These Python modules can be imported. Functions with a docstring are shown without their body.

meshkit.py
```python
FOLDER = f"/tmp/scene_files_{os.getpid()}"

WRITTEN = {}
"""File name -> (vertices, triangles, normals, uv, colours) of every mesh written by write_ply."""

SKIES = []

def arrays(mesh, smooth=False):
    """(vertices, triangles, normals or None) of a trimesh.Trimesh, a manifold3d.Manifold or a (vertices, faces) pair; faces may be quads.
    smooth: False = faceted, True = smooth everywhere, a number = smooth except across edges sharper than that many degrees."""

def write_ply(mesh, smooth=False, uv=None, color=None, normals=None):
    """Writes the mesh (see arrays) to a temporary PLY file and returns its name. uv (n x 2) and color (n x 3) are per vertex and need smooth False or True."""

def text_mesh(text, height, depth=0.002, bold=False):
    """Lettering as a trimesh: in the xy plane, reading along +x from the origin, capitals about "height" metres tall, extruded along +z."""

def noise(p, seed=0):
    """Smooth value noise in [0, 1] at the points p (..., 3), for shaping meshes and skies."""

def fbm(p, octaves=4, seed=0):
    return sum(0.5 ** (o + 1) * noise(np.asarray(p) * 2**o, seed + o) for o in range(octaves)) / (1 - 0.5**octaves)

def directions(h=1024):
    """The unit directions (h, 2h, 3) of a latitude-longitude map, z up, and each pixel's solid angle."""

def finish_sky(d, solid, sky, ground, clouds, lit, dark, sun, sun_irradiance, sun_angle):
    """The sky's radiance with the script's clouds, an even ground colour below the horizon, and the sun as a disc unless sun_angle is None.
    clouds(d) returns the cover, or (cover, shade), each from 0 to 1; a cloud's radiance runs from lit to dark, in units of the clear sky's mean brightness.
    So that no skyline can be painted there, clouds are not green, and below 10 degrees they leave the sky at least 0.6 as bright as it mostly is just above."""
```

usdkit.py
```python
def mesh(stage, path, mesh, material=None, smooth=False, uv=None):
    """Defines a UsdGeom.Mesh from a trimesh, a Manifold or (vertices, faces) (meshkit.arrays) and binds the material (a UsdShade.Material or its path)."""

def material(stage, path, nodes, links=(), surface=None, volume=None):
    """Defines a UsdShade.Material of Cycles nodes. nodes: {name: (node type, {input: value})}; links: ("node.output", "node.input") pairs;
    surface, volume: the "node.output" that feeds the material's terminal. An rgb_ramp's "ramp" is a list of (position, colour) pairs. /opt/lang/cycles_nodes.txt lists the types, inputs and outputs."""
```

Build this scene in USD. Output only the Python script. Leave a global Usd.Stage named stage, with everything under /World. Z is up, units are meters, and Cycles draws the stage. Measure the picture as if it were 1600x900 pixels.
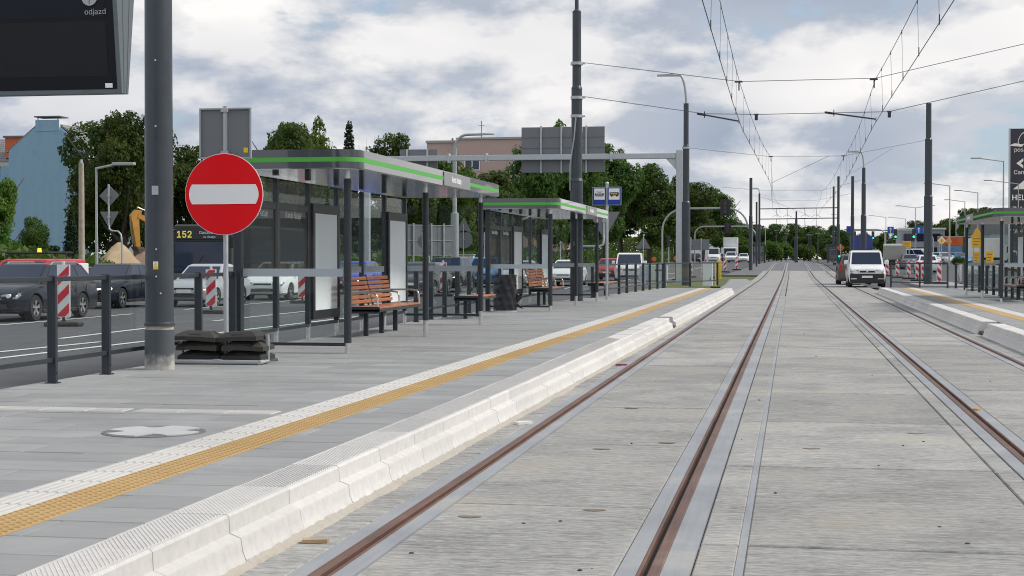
import math, random
import numpy as np, trimesh, manifold3d as m3, usdkit, meshkit
from pxr import Usd, UsdGeom, UsdLux, UsdShade, Gf, Sdf

stage = Usd.Stage.CreateInMemory()
UsdGeom.SetStageUpAxis(stage, UsdGeom.Tokens.z)
UsdGeom.SetStageMetersPerUnit(stage, 1.0)
UsdGeom.Xform.Define(stage, '/World')
UsdGeom.Scope.Define(stage, '/World/Looks')

# ---------------------------------------------------------------- camera
YAW, PITCH = math.degrees(math.atan(437 / 2500)), math.degrees(math.atan(46 / 2500))
cam = UsdGeom.Camera.Define(stage, '/World/camera')
cam.AddTranslateOp().Set(Gf.Vec3d(0, 0, 1.43))
cam.AddRotateXYZOp().Set(Gf.Vec3f(90 - PITCH, 0, YAW))
cam.CreateHorizontalApertureAttr(36.0); cam.CreateVerticalApertureAttr(20.25)
cam.CreateFocalLengthAttr(56.25)
cam.CreateClippingRangeAttr(Gf.Vec2f(0.1, 4000))
cam.CreateExposureAttr(0.0)

# ---------------------------------------------------------------- sky and sun
SUN_DIR = np.array([0.88, 0.20, 0.0]); SUN_EL = math.radians(44)
SUN_AZ = math.atan2(SUN_DIR[0], SUN_DIR[1])
SUN_I, SUN_ANGLE, SKY_STRENGTH = 0.85, 16.0, 0.1
usdkit.material(stage, '/World/Looks/sky_look', {
    'tc': ('texture_coordinate', {}),
    'map': ('mapping', {'scale': (1.0, 1.0, 2.2), 'location': (0.35, 0.2, 0.1)}),
    'n1': ('noise_texture', {'scale': 7.6, 'detail': 9.0, 'roughness': 0.58, 'distortion': 0.1}),
    'cover': ('map_range', {'range_type': 'smoothstep', 'from_min': 0.35, 'from_max': 0.44, 'to_min': 0.0, 'to_max': 1.0, 'clamp': True}),
    'map2': ('mapping', {'scale': (1.0, 1.0, 2.2), 'location': (0.31, 0.2, 0.15)}),
    'n2': ('noise_texture', {'scale': 7.6, 'detail': 6.0, 'roughness': 0.54, 'distortion': 0.1}),
    'diff': ('math', {'math_type': 'subtract'}),
    'lit': ('map_range', {'from_min': -0.10, 'from_max': 0.085, 'to_min': 0.0, 'to_max': 1.0, 'clamp': True}),
    'n3': ('noise_texture', {'scale': 2.9, 'detail': 4.0, 'roughness': 0.5}),
    'thick': ('map_range', {'from_min': 0.38, 'from_max': 0.60, 'to_min': 0.0, 'to_max': 1.0, 'clamp': True}),
    'tone': ('math', {'math_type': 'multiply_add', 'value2': 0.55}),
    'tmul': ('math', {'math_type': 'multiply', 'value2': 0.45}),
    'cloud': ('rgb_ramp', {'ramp': [(0.0, (3.3, 3.95, 5.1)), (0.35, (5.0, 5.45, 6.3)), (0.62, (7.4, 7.5, 7.8)), (1.0, (10.2, 9.9, 9.7))]}),
    'sky': ('sky_texture', {'sky_type': 'single_scattering', 'sun_disc': False, 'sun_elevation': SUN_EL, 'sun_rotation': SUN_AZ}),
    'blue': ('mix', {'mix_type': 'mix', 'fac': 0.55, 'color2': (5.0, 6.3, 8.0)}),
    'mix': ('mix', {'mix_type': 'mix'}),
    'bg': ('background_shader', {'strength': SKY_STRENGTH}),
}, [('tc.generated', 'map.vector'), ('map.vector', 'n1.vector'), ('tc.generated', 'map2.vector'), ('map2.vector', 'n2.vector'),
    ('n1.fac', 'cover.value'), ('n1.fac', 'diff.value1'), ('n2.fac', 'diff.value2'), ('diff.value', 'lit.value'),
    ('map.vector', 'n3.vector'), ('n3.fac', 'thick.value'), ('lit.result', 'tone.value1'), ('thick.result', 'tmul.value1'), ('tmul.value', 'tone.value3'),
    ('tone.value', 'cloud.fac'), ('sky.color', 'blue.color1'), ('blue.color', 'mix.color1'), ('cloud.color', 'mix.color2'), ('cover.result', 'mix.fac'),
    ('mix.color', 'bg.color')], surface='bg.background')
dome = UsdLux.DomeLight.Define(stage, '/World/sky')
UsdShade.MaterialBindingAPI.Apply(dome.GetPrim()).Bind(UsdShade.Material.Get(stage, '/World/Looks/sky_look'))
dome.GetPrim().SetCustomDataByKey('kind', 'structure')
sun = UsdLux.DistantLight.Define(stage, '/World/sun')
sun.CreateIntensityAttr(SUN_I); sun.CreateNormalizeAttr(True) if hasattr(sun, 'CreateNormalizeAttr') else None
sun.CreateAngleAttr(SUN_ANGLE); sun.CreateColorAttr(Gf.Vec3f(1.0, 0.95, 0.88))
sun.AddRotateXYZOp().Set(Gf.Vec3f(90 - math.degrees(SUN_EL), 0, -math.degrees(SUN_AZ) + 180))

# ---------------------------------------------------------------- helpers
R = random.Random(7)
used = {}
def unique(parent, name):
    k = (parent, name); n = used.get(k, 0); used[k] = n + 1
    return f'{parent}/{name}' if n == 0 else f'{parent}/{name}_{n:03d}'

class MB:
    """Collects shapes; build() makes them one mesh."""
    def __init__(s): s.v, s.f, s.n = [], [], 0
    def add(s, v, f):
        v = np.asarray(v, float); f = np.asarray(f, int)
        if f.shape[1] == 4: f = np.vstack([f[:, [0, 1, 2]], f[:, [0, 2, 3]]])
        s.v.append(v); s.f.append(f + s.n); s.n += len(v); return s
    def mesh(s, m): return s.add(m.vertices, m.faces)
    def box(s, x0, x1, y0, y1, z0, z1, ch=0.0):
        x0, x1 = min(x0, x1), max(x0, x1); y0, y1 = min(y0, y1), max(y0, y1); z0, z1 = min(z0, z1), max(z0, z1)
        if ch <= 0:
            v = [(x, y, z) for x in (x0, x1) for y in (y0, y1) for z in (z0, z1)]
            return s.add(v, [(0, 1, 3, 2), (4, 6, 7, 5), (0, 4, 5, 1), (2, 3, 7, 6), (0, 2, 6, 4), (1, 5, 7, 3)])
        p = []
        for ix, x in enumerate((x0, x1)):
            for iy, y in enumerate((y0, y1)):
                for iz, z in enumerate((z0, z1)):
                    dx, dy, dz = (ch if not ix else -ch), (ch if not iy else -ch), (ch if not iz else -ch)
                    p += [(x, y + dy, z + dz), (x + dx, y, z + dz), (x + dx, y + dy, z)]
        return s.add(np.array(p), CHF)
    def top(s, x0, x1, y0, y1, z0, z1, ch=0.006):
        """A slab: chamfered upper edges, no bottom."""
        v = [(x0, y0, z0), (x1, y0, z0), (x1, y1, z0), (x0, y1, z0), (x0, y0, z1 - ch), (x1, y0, z1 - ch), (x1, y1, z1 - ch), (x0, y1, z1 - ch),
             (x0 + ch, y0 + ch, z1), (x1 - ch, y0 + ch, z1), (x1 - ch, y1 - ch, z1), (x0 + ch, y1 - ch, z1)]
        return s.add(v, [(0, 1, 5, 4), (1, 2, 6, 5), (2, 3, 7, 6), (3, 0, 4, 7), (4, 5, 9, 8), (5, 6, 10, 9), (6, 7, 11, 10), (7, 4, 8, 11), (8, 9, 10, 11)])
    def cyl(s, p0, p1, r0, r1=None, n=12, caps=True):
        r1 = r0 if r1 is None else r1
        p0, p1 = np.array(p0, float), np.array(p1, float); d = p1 - p0; d /= np.linalg.norm(d)
        a = np.cross(d, [0, 0, 1.0] if abs(d[2]) < .9 else [1.0, 0, 0]); a /= np.linalg.norm(a); b = np.cross(d, a)
        t = np.arange(n) * 2 * math.pi / n; c = np.outer(np.cos(t), a) + np.outer(np.sin(t), b)
        v = np.vstack([p0 + r0 * c, p1 + r1 * c, [p0], [p1]]); f = []
        for i in range(n):
            j = (i + 1) % n; f += [(i, j, n + j), (i, n + j, n + i)]
            if caps: f += [(2 * n, j, i), (2 * n + 1, n + i, n + j)]
        return s.add(v, f)
    def tube(s, pts, r, n=8):
        pts = np.array(pts, float); m = len(pts); rr = np.full(m, r) if np.ndim(r) == 0 else np.array(r)
        tg = np.gradient(pts, axis=0); tg /= np.linalg.norm(tg, axis=1, keepdims=True)
        a = np.cross(tg[0], [0, 0, 1.0] if abs(tg[0][2]) < .9 else [1.0, 0, 0]); V, f = [], []
        t = np.arange(n) * 2 * math.pi / n
        for i in range(m):
            a = a - tg[i] * (a @ tg[i]); a /= np.linalg.norm(a); b = np.cross(tg[i], a)
            V.append(pts[i] + rr[i] * (np.outer(np.cos(t), a) + np.outer(np.sin(t), b)))
        V = np.vstack(V + [pts[:1], pts[-1:]])
        for i in range(m - 1):
            for k in range(n):
                j = (k + 1) % n; f += [(i * n + k, i * n + j, i * n + n + j), (i * n + k, i * n + n + j, i * n + n + k)]
        for k in range(n):
            j = (k + 1) % n; f += [(m * n, j, k), (m * n + 1, (m - 1) * n + k, (m - 1) * n + j)]
        return s.add(V, f)
    def prism(s, poly, lo, hi, axis='y'):
        """Polygon (2-D) swept along an axis: 'y' takes (x, z), 'x' takes (y, z), 'z' takes (x, y)."""
        from shapely.geometry import Polygon
        m = trimesh.creation.extrude_polygon(Polygon(poly), hi - lo, engine='earcut')
        v = m.vertices
        if axis == 'z': w = np.c_[v[:, 0], v[:, 1], v[:, 2] + lo]; fl = False
        elif axis == 'y': w = np.c_[v[:, 0], v[:, 2] + lo, v[:, 1]]; fl = True
        else: w = np.c_[v[:, 2] + lo, v[:, 0], v[:, 1]]; fl = False
        return s.add(w, m.faces[:, ::-1] if fl else m.faces)
    def quad(s, a, b, c, d): return s.add([a, b, c, d], [(0, 1, 2), (0, 2, 3)])
    def ball(s, c, r, sub=2):
        m = trimesh.creation.icosphere(subdivisions=sub, radius=1.0); return s.add(m.vertices * r + np.array(c), m.faces)
    def move(s, d): s.v = [v + np.array(d) for v in s.v]; return s
    def rot(s, deg, about=(0, 0, 0)):
        a = math.radians(deg); M = np.array([[math.cos(a), -math.sin(a), 0], [math.sin(a), math.cos(a), 0], [0, 0, 1]]); c = np.array(about)
        s.v = [(v - c) @ M.T + c for v in s.v]; return s
    def out(s): return np.vstack(s.v), np.vstack(s.f)

def _chf():
    p = []
    for x in (0, 1):
        for y in (0, 1):
            for z in (0, 1):
                c = .1; dx, dy, dz = (c if not x else -c), (c if not y else -c), (c if not z else -c)
                p += [(x, y + dy, z + dz), (x + dx, y, z + dz), (x + dx, y + dy, z)]
    p = np.array(p, float)
    from scipy.spatial import ConvexHull
    h = ConvexHull(p); f = []
    for t, e in zip(h.simplices, h.equations):
        n = np.cross(p[t[1]] - p[t[0]], p[t[2]] - p[t[0]]); f.append(t if n @ e[:3] > 0 else t[::-1])
    return np.array(f)
CHF = _chf()

def path_of(p): return p if isinstance(p, str) else str(p.GetPath())
def obj(name, mb, mat, parent='/World', smooth=False, label=None):
    m = mb.out() if isinstance(mb, MB) else mb
    p = unique(path_of(parent), name)
    usdkit.mesh(stage, p, m, mat, smooth=smooth)
    pr = stage.GetPrimAtPath(p)
    if label: pr.SetCustomDataByKey('label', label)
    return pr
def tag(o, label, cat, group=None, kind=None):
    if label: o.SetCustomDataByKey('label', label)
    if cat: o.SetCustomDataByKey('category', cat)
    if group: o.SetCustomDataByKey('group', group)
    if kind: o.SetCustomDataByKey('kind', kind)
    return o
def place(x, loc, rz=0.0):
    x.AddTranslateOp().Set(Gf.Vec3d(*map(float, loc))); x.AddRotateZOp().Set(float(rz))
def thing(name, label, cat, loc=(0, 0, 0), rz=0.0, group=None, kind=None):
    x = UsdGeom.Xform.Define(stage, unique('/World', name)); place(x, loc, rz)
    return tag(x.GetPrim(), label, cat, group, kind)
def setting(name, mb, mat, smooth=False): return tag(obj(name, mb, mat, smooth=smooth), None, None, kind='structure')
def setting_root(name):
    x = UsdGeom.Xform.Define(stage, unique('/World', name)); return tag(x.GetPrim(), None, None, kind='structure')
def dup(root, loc, rz=0.0, label=None, group=None, name=None, scale=None):
    nm = name or root.GetName().rstrip('0123456789').rstrip('_')
    x = UsdGeom.Xform.Define(stage, unique('/World', nm))
    x.GetPrim().GetReferences().AddInternalReference(root.GetPath()); x.GetPrim().SetInstanceable(True)
    x.ClearXformOpOrder(); place(x, loc, rz)
    if scale is not None: x.AddScaleOp().Set(Gf.Vec3f(*((scale,) * 3 if np.ndim(scale) == 0 else scale)))
    cd = root.GetCustomData()
    return tag(x.GetPrim(), label or cd.get('label'), cd.get('category'), group or cd.get('group'))
def text(s, h, depth=0.003, bold=False):
    return meshkit.text_mesh(s, h, depth, bold)
def sign_text(mb, s, h, at, right, up, center=True, depth=0.003, bold=False):
    """Lettering standing at a point, reading along 'right', upright along 'up'."""
    m = text(s, h, depth, bold); v = m.vertices.copy()
    if center: v[:, 0] -= (v[:, 0].min() + v[:, 0].max()) / 2
    r, u = np.array(right, float), np.array(up, float); n = np.cross(r, u)
    return mb.add(np.array(at) + np.outer(v[:, 0], r) + np.outer(v[:, 1], u) + np.outer(v[:, 2], n), m.faces)

def zt(y):
    """Height of the ground along the street: level, then a gentle rise."""
    t = np.clip((np.asarray(y, float) - 105) / 105, 0, 1); return 0.8 * t * t * (3 - 2 * t)
def zroad(y):
    t = np.clip((np.asarray(y, float) - 75) / 50, 0, 1); return zt(y) - 0.15 * (1 - t)

# ---------------------------------------------------------------- materials
L = '/World/Looks/'
def plain(name, col, rough=0.5, metal=0.0, spec=0.5, var=0.0, scale=6.0, coat=0.0, bump=0.0, emit=0.0):
    n = {'p': ('principled_bsdf', {'base_color': col, 'roughness': rough, 'metallic': metal, 'specular_ior_level': spec, 'coat_weight': coat})}
    if emit: n['p'][1].update(emission_color=col, emission_strength=emit)
    k = []
    if var:
        n['g'] = ('geometry', {}); n['n'] = ('noise_texture', {'scale': scale, 'detail': 5.0, 'roughness': 0.6})
        c = np.array(col); n['r'] = ('rgb_ramp', {'ramp': [(0.25, tuple(c * (1 - var))), (0.75, tuple(np.minimum(c * (1 + var), 1)))]})
        k = [('g.position', 'n.vector'), ('n.fac', 'r.fac'), ('r.color', 'p.base_color')]
        n['rr'] = ('map_range', {'from_min': .3, 'from_max': .7, 'to_min': max(rough - .12, .03), 'to_max': min(rough + .12, 1)}); k += [('n.fac', 'rr.value'), ('rr.result', 'p.roughness')]
        if bump:
            n['b'] = ('bump', {'strength': bump, 'distance': 0.01}); k += [('n.fac', 'b.height'), ('b.normal', 'p.normal')]
    return usdkit.material(stage, L + name, n, k, surface='p.BSDF')

def glass(name, tint=(0.93, 0.96, 0.95), base=0.03, rough=0.0, body=None, body_fac=0.0):
    n = {'t': ('transparent_bsdf', {'color': tint}), 'g': ('glossy_bsdf', {'color': (1, 1, 1), 'roughness': rough}), 'f': ('layer_weight', {'blend': 0.5}),
         'w': ('math', {'math_type': 'power', 'value2': 5.0}), 'a': ('math', {'math_type': 'multiply_add', 'value2': 0.30, 'value3': base, 'use_clamp': True}), 'm': ('mix_closure', {})}
    k = [('f.facing', 'w.value1'), ('w.value', 'a.value1'), ('a.value', 'm.fac'), ('t.BSDF', 'm.closure1'), ('g.BSDF', 'm.closure2')]
    out = 'm.closure'
    if body:
        n['d'] = ('diffuse_bsdf', {'color': body}); n['m2'] = ('mix_closure', {'fac': body_fac}); k += [('m.closure', 'm2.closure1'), ('d.BSDF', 'm2.closure2')]; out = 'm2.closure'
    return usdkit.material(stage, L + name, n, k, surface=out)

def concrete(name, lo, hi, streak=(3.0, 40.0, 3.0), stain=(0.30, 0.27, 0.2), stain_at=0.62, rough=0.85, tone=0.10, bump=0.25, fine=0.5, lohi=(0.28, 0.72), grain=0.35, gscale=(1.0, 1.0, 1.0)):
    """Brushed or cast concrete: streaks along one axis, blotches, stains and each piece a little lighter or darker."""
    lo, hi = np.array(lo), np.array(hi)
    return usdkit.material(stage, L + name, {
        'g': ('geometry', {}), 'm': ('mapping', {'scale': streak}),
        'n': ('noise_texture', {'scale': 1.0, 'detail': 6.0, 'roughness': 0.7}),
        'big': ('noise_texture', {'scale': 0.9, 'detail': 5.0, 'roughness': 0.62, 'distortion': 0.4}),
        'fin': ('noise_texture', {'scale': 90.0, 'detail': 4.0, 'roughness': 0.7}),
        'a': ('math', {'math_type': 'multiply_add', 'value2': fine}), 'a2': ('math', {'math_type': 'multiply', 'value2': 1 - fine}),
        'a3': ('math', {'math_type': 'multiply_add', 'value2': grain}), 'a4': ('math', {'math_type': 'multiply', 'value2': 1 - grain}), 'gm': ('mapping', {'scale': gscale}),
        'r': ('rgb_ramp', {'ramp': [(lohi[0], tuple(lo)), (0.5, tuple((lo + hi) / 2)), (lohi[1], tuple(hi))]}),
        'st': ('map_range', {'from_min': stain_at, 'from_max': stain_at + 0.14, 'to_min': 0.0, 'to_max': 0.45, 'clamp': True}),
        'mx': ('mix', {'mix_type': 'mix', 'color2': stain}),
        'o': ('object_info', {}), 'om': ('map_range', {'from_min': 0, 'from_max': 1, 'to_min': 1 - tone, 'to_max': 1 + tone}),
        'mm': ('mix', {'mix_type': 'multiply', 'fac': 1.0}), 'cc': ('combine_color', {}),
        'b': ('bump', {'strength': bump, 'distance': 0.008}),
        'p': ('principled_bsdf', {'roughness': rough, 'specular_ior_level': 0.35})},
        [('g.position', 'm.vector'), ('m.vector', 'n.vector'), ('g.position', 'big.vector'), ('g.position', 'gm.vector'), ('gm.vector', 'fin.vector'),
         ('n.fac', 'a4.value1'), ('fin.fac', 'a3.value1'), ('a4.value', 'a3.value3'),
         ('a3.value', 'a.value1'), ('big.fac', 'a2.value1'), ('a2.value', 'a.value3'), ('a.value', 'r.fac'),
         ('big.fac', 'st.value'), ('st.result', 'mx.fac'), ('r.color', 'mx.color1'), ('o.random', 'om.value'),
         ('om.result', 'cc.r'), ('om.result', 'cc.g'), ('om.result', 'cc.b'), ('mx.color', 'mm.color1'), ('cc.color', 'mm.color2'), ('mm.color', 'p.base_color'),
         ('a3.value', 'b.height'), ('b.normal', 'p.normal')], surface='p.BSDF')

def leafy(name, dark, light, trans=0.42):
    dark, light = np.array(dark), np.array(light)
    return usdkit.material(stage, L + name, {
        'g': ('geometry', {}), 'n': ('noise_texture', {'scale': 0.55, 'detail': 3.0}),
        'a': ('math', {'math_type': 'multiply_add', 'value2': 0.45}), 'b': ('math', {'math_type': 'multiply', 'value2': 0.55}),
        'r': ('rgb_ramp', {'ramp': [(0.2, tuple(dark)), (0.55, tuple((dark + light) / 2)), (0.85, tuple(light))]}),
        'o': ('object_info', {}), 'oh': ('map_range', {'from_min': 0, 'from_max': 1, 'to_min': 0.475, 'to_max': 0.52}), 'ov': ('map_range', {'from_min': 0, 'from_max': 1, 'to_min': 0.8, 'to_max': 1.25}),
        'h': ('hsv', {}), 'd': ('principled_bsdf', {'roughness': 0.55, 'specular_ior_level': 0.25}), 't': ('translucent_bsdf', {}), 'm': ('mix_closure', {'fac': trans})},
        [('g.random_per_island', 'a.value1'), ('g.position', 'n.vector'), ('n.fac', 'b.value1'), ('b.value', 'a.value3'), ('a.value', 'r.fac'),
         ('o.random', 'oh.value'), ('o.random', 'ov.value'), ('oh.result', 'h.hue'), ('ov.result', 'h.value'), ('r.color', 'h.color'),
         ('h.color', 'd.base_color'), ('h.color', 't.color'), ('d.BSDF', 'm.closure1'), ('t.BSDF', 'm.closure2')], surface='m.closure')

M_slab = concrete('track_concrete', (0.115, 0.116, 0.112), (0.435, 0.432, 0.418), streak=(2.4, 30.0, 3.0), stain=(0.29, 0.26, 0.20), stain_at=0.54, tone=0.11, bump=1.0, fine=0.74, lohi=(0.375, 0.615), grain=0.5, gscale=(0.16, 0.42, 0.3))
M_pave = concrete('paving_concrete', (0.19, 0.196, 0.20), (0.34, 0.345, 0.346), streak=(1.6, 7.0, 2.0), stain=(0.17, 0.172, 0.175), stain_at=0.56, tone=0.10, bump=0.12, fine=0.45)
M_kerb = concrete('kerb_concrete', (0.56, 0.54, 0.51), (0.78, 0.765, 0.74), streak=(3.0, 3.0, 6.0), stain=(0.5, 0.44, 0.36), stain_at=0.60, tone=0.05, bump=0.1, fine=0.4)
M_bed = plain('joint_dark', (0.085, 0.085, 0.084), 0.95, var=0.3, scale=3)
M_seal = concrete('sealing_strip', (0.19, 0.205, 0.225), (0.33, 0.345, 0.365), streak=(30.0, 1.2, 3.0), stain=(0.36, 0.34, 0.29), stain_at=0.54, tone=0.0, bump=0.15, fine=0.45, rough=0.6, lohi=(.32, .68))
M_rust = concrete('rusty_steel', (0.055, 0.032, 0.025), (0.185, 0.098, 0.07), streak=(60.0, 1.6, 8.0), stain=(0.20, 0.15, 0.12), stain_at=0.58, tone=0.0, bump=0.3, fine=0.6, rough=0.55, lohi=(.34, .66))
M_groove = plain('rail_groove', (0.03, 0.022, 0.02), 0.8)
M_white_tactile = concrete('white_tactile', (0.40, 0.395, 0.38), (0.57, 0.56, 0.54), stain=(0.4, 0.39, 0.36), tone=0.06, bump=0.1, fine=0.4)
M_yellow_tactile = concrete('yellow_tactile', (0.33, 0.212, 0.085), (0.47, 0.322, 0.15), stain=(0.40, 0.28, 0.14), tone=0.06, bump=0.1, fine=0.5)
M_asphalt = concrete('asphalt', (0.055, 0.058, 0.064), (0.105, 0.108, 0.115), streak=(6.0, 0.25, 4.0), stain=(0.06, 0.06, 0.065), stain_at=0.56, tone=0.0, bump=0.2, fine=0.5)
M_far_asphalt = concrete('far_asphalt', (0.10, 0.105, 0.115), (0.165, 0.17, 0.18), streak=(3.0, 1.0, 4.0), stain=(0.08, 0.08, 0.08), tone=0.0, bump=0.1)
M_paint = plain('road_paint', (0.66, 0.67, 0.68), 0.7, var=0.22, scale=5)
M_grass = concrete('grass_soil', (0.045, 0.065, 0.02), (0.13, 0.15, 0.05), streak=(2.0, 2.0, 2.0), stain=(0.2, 0.17, 0.09), stain_at=0.6, tone=0.0, bump=0.6, fine=0.6, rough=0.95)
M_drygrass = concrete('dry_grass', (0.24, 0.17, 0.06), (0.42, 0.31, 0.12), streak=(3.0, 3.0, 3.0), stain=(0.18, 0.17, 0.06), tone=0.0, bump=0.5, rough=0.95)
M_anth = plain('anthracite_metal', (0.026, 0.032, 0.040), 0.42, metal=0.15, var=0.12, scale=3)
M_pole = plain('pole_paint', (0.044, 0.054, 0.066), 0.42, metal=0.1, var=0.13, scale=2.5, spec=.5)
M_galv = plain('galvanised_steel', (0.44, 0.47, 0.49), 0.45, metal=0.45, var=0.12, scale=7)
M_galv2 = plain('galvanised_lamp', (0.36, 0.385, 0.40), 0.5, metal=0.3, var=0.12, scale=5)
M_signback = plain('sign_back_grey', (0.17, 0.178, 0.19), 0.55, metal=0.2, var=0.07, scale=2)
M_steel = plain('stainless_steel', (0.62, 0.61, 0.6), 0.28, metal=0.9, var=0.06)
M_roofgrey = plain('shelter_fascia', (0.040, 0.045, 0.05), 0.22, coat=1.0)
M_green = plain('shelter_green', (0.07, 0.37, 0.045), 0.45)
M_soffit = plain('soffit_sheet', (0.50, 0.51, 0.53), 0.10, metal=1.0)
M_glass = glass('pane_glass', (0.93, 0.955, 0.95), 0.008)
M_glass_dark = glass('display_glass', (0.55, 0.58, 0.58), 0.06, body=(0.11, 0.115, 0.115), body_fac=0.35)
M_frost = glass('frosted_band', (0.8, 0.85, 0.87), 0.02, body=(0.42, 0.46, 0.49), body_fac=0.82)
M_poster = plain('white_poster', (0.84, 0.88, 0.90), 0.5, var=0.03, scale=1.2, spec=.3)
M_black = plain('black_frame', (0.018, 0.017, 0.019), 0.45)
M_white = plain('white_print', (0.82, 0.82, 0.82), 0.5)
M_dimwhite = plain('dim_white_print', (0.36, 0.37, 0.38), 0.5)
M_red = plain('sign_red', (0.76, 0.006, 0.012), 0.4, spec=0.2)
M_blue = plain('sign_blue', (0.008, 0.035, 0.30), 0.38)
M_yellow = plain('sign_yellow', (0.80, 0.58, 0.02), 0.45)
M_orange = plain('sign_orange', (0.52, 0.12, 0.02), 0.5, var=0.1)
M_rubber = plain('recycled_rubber', (0.048, 0.045, 0.040), 0.75, var=0.3, scale=22, bump=0.35, spec=.35)
M_darkrubber = plain('black_rubber', (0.028, 0.027, 0.026), 0.7, var=0.25, scale=12, bump=.3)
M_wire = plain('overhead_wire', (0.07, 0.07, 0.075), 0.6)
M_wood = usdkit.material(stage, L + 'orange_wood', {
    'g': ('geometry', {}), 'm': ('mapping', {'scale': (30.0, 2.0, 30.0)}), 'n': ('noise_texture', {'scale': 1.5, 'detail': 5.0, 'distortion': 0.6}),
    'o': ('object_info', {}), 'om': ('map_range', {'from_min': 0, 'from_max': 1, 'to_min': -0.2, 'to_max': 0.2}), 'a': ('math', {'math_type': 'add'}),
    'r': ('rgb_ramp', {'ramp': [(0.2, (0.25, 0.075, 0.025)), (0.55, (0.38, 0.125, 0.042)), (0.85, (0.47, 0.175, 0.065))]}),
    'p': ('principled_bsdf', {'roughness': 0.42, 'coat_weight': 0.15})},
    [('g.position', 'm.vector'), ('m.vector', 'n.vector'), ('n.fac', 'a.value1'), ('o.random', 'om.value'), ('om.result', 'a.value2'), ('a.value', 'r.fac'), ('r.color', 'p.base_color')], surface='p.BSDF')
# ================================================================= ground, tracks, platforms
def sheet(x0f, x1f, ys, zf, dz):
    """A ground sheet between two edge functions of y."""
    m = MB(); v = []; f = []
    for i, y in enumerate(ys):
        z = float(zf(y)) + dz
        v += [(x0f(y), y, z), (x1f(y), y, z)]
        if i: a = 2 * i; f.append((a - 2, a - 1, a + 1, a))
    return m.add(v, f)
YS = [-30, -10, 0, 10, 20, 30, 40, 50, 60, 70, 75, 80, 85, 90, 95, 100, 105, 112, 120, 130, 140, 150, 160, 170, 180, 190, 200, 210, 260, 400, 900]
YF = YS + [3000]
c = lambda v: (lambda y: v)
setting('terrain', sheet(c(-1500), c(1500), YF, lambda y: zroad(y) - 0.13, 0), M_grass)
def road_left_inner(y): return float(np.interp(y, [-30, 40, 66, 90, 130, 170, 900], [-7.30, -7.1, -6.4, -6.2, -5.6, -4.6, -4.6]))
setting('left_carriageway', sheet(lambda y: float(np.interp(y, [-30, 90, 140, 220, 900], [-24.5, -24.5, -23, -19, -19])), road_left_inner, YS, lambda y: zroad(y), 0), M_asphalt)
setting('right_carriageway', sheet(lambda y: 3.85 if y > 67.65 else 7.35, lambda y: float(np.interp(y, [-30, 80, 160, 900], [20, 20, 19, 19])), sorted(YS + [67.6, 67.7]), lambda y: zroad(y) + 0.1 * np.clip((90 - y) / 40, 0, 1), 0.02), M_asphalt)
setting('crossing_asphalt', sheet(c(-5.7), c(7.5), [y for y in YS if y >= 130] , zt, -0.035), M_far_asphalt)
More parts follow.
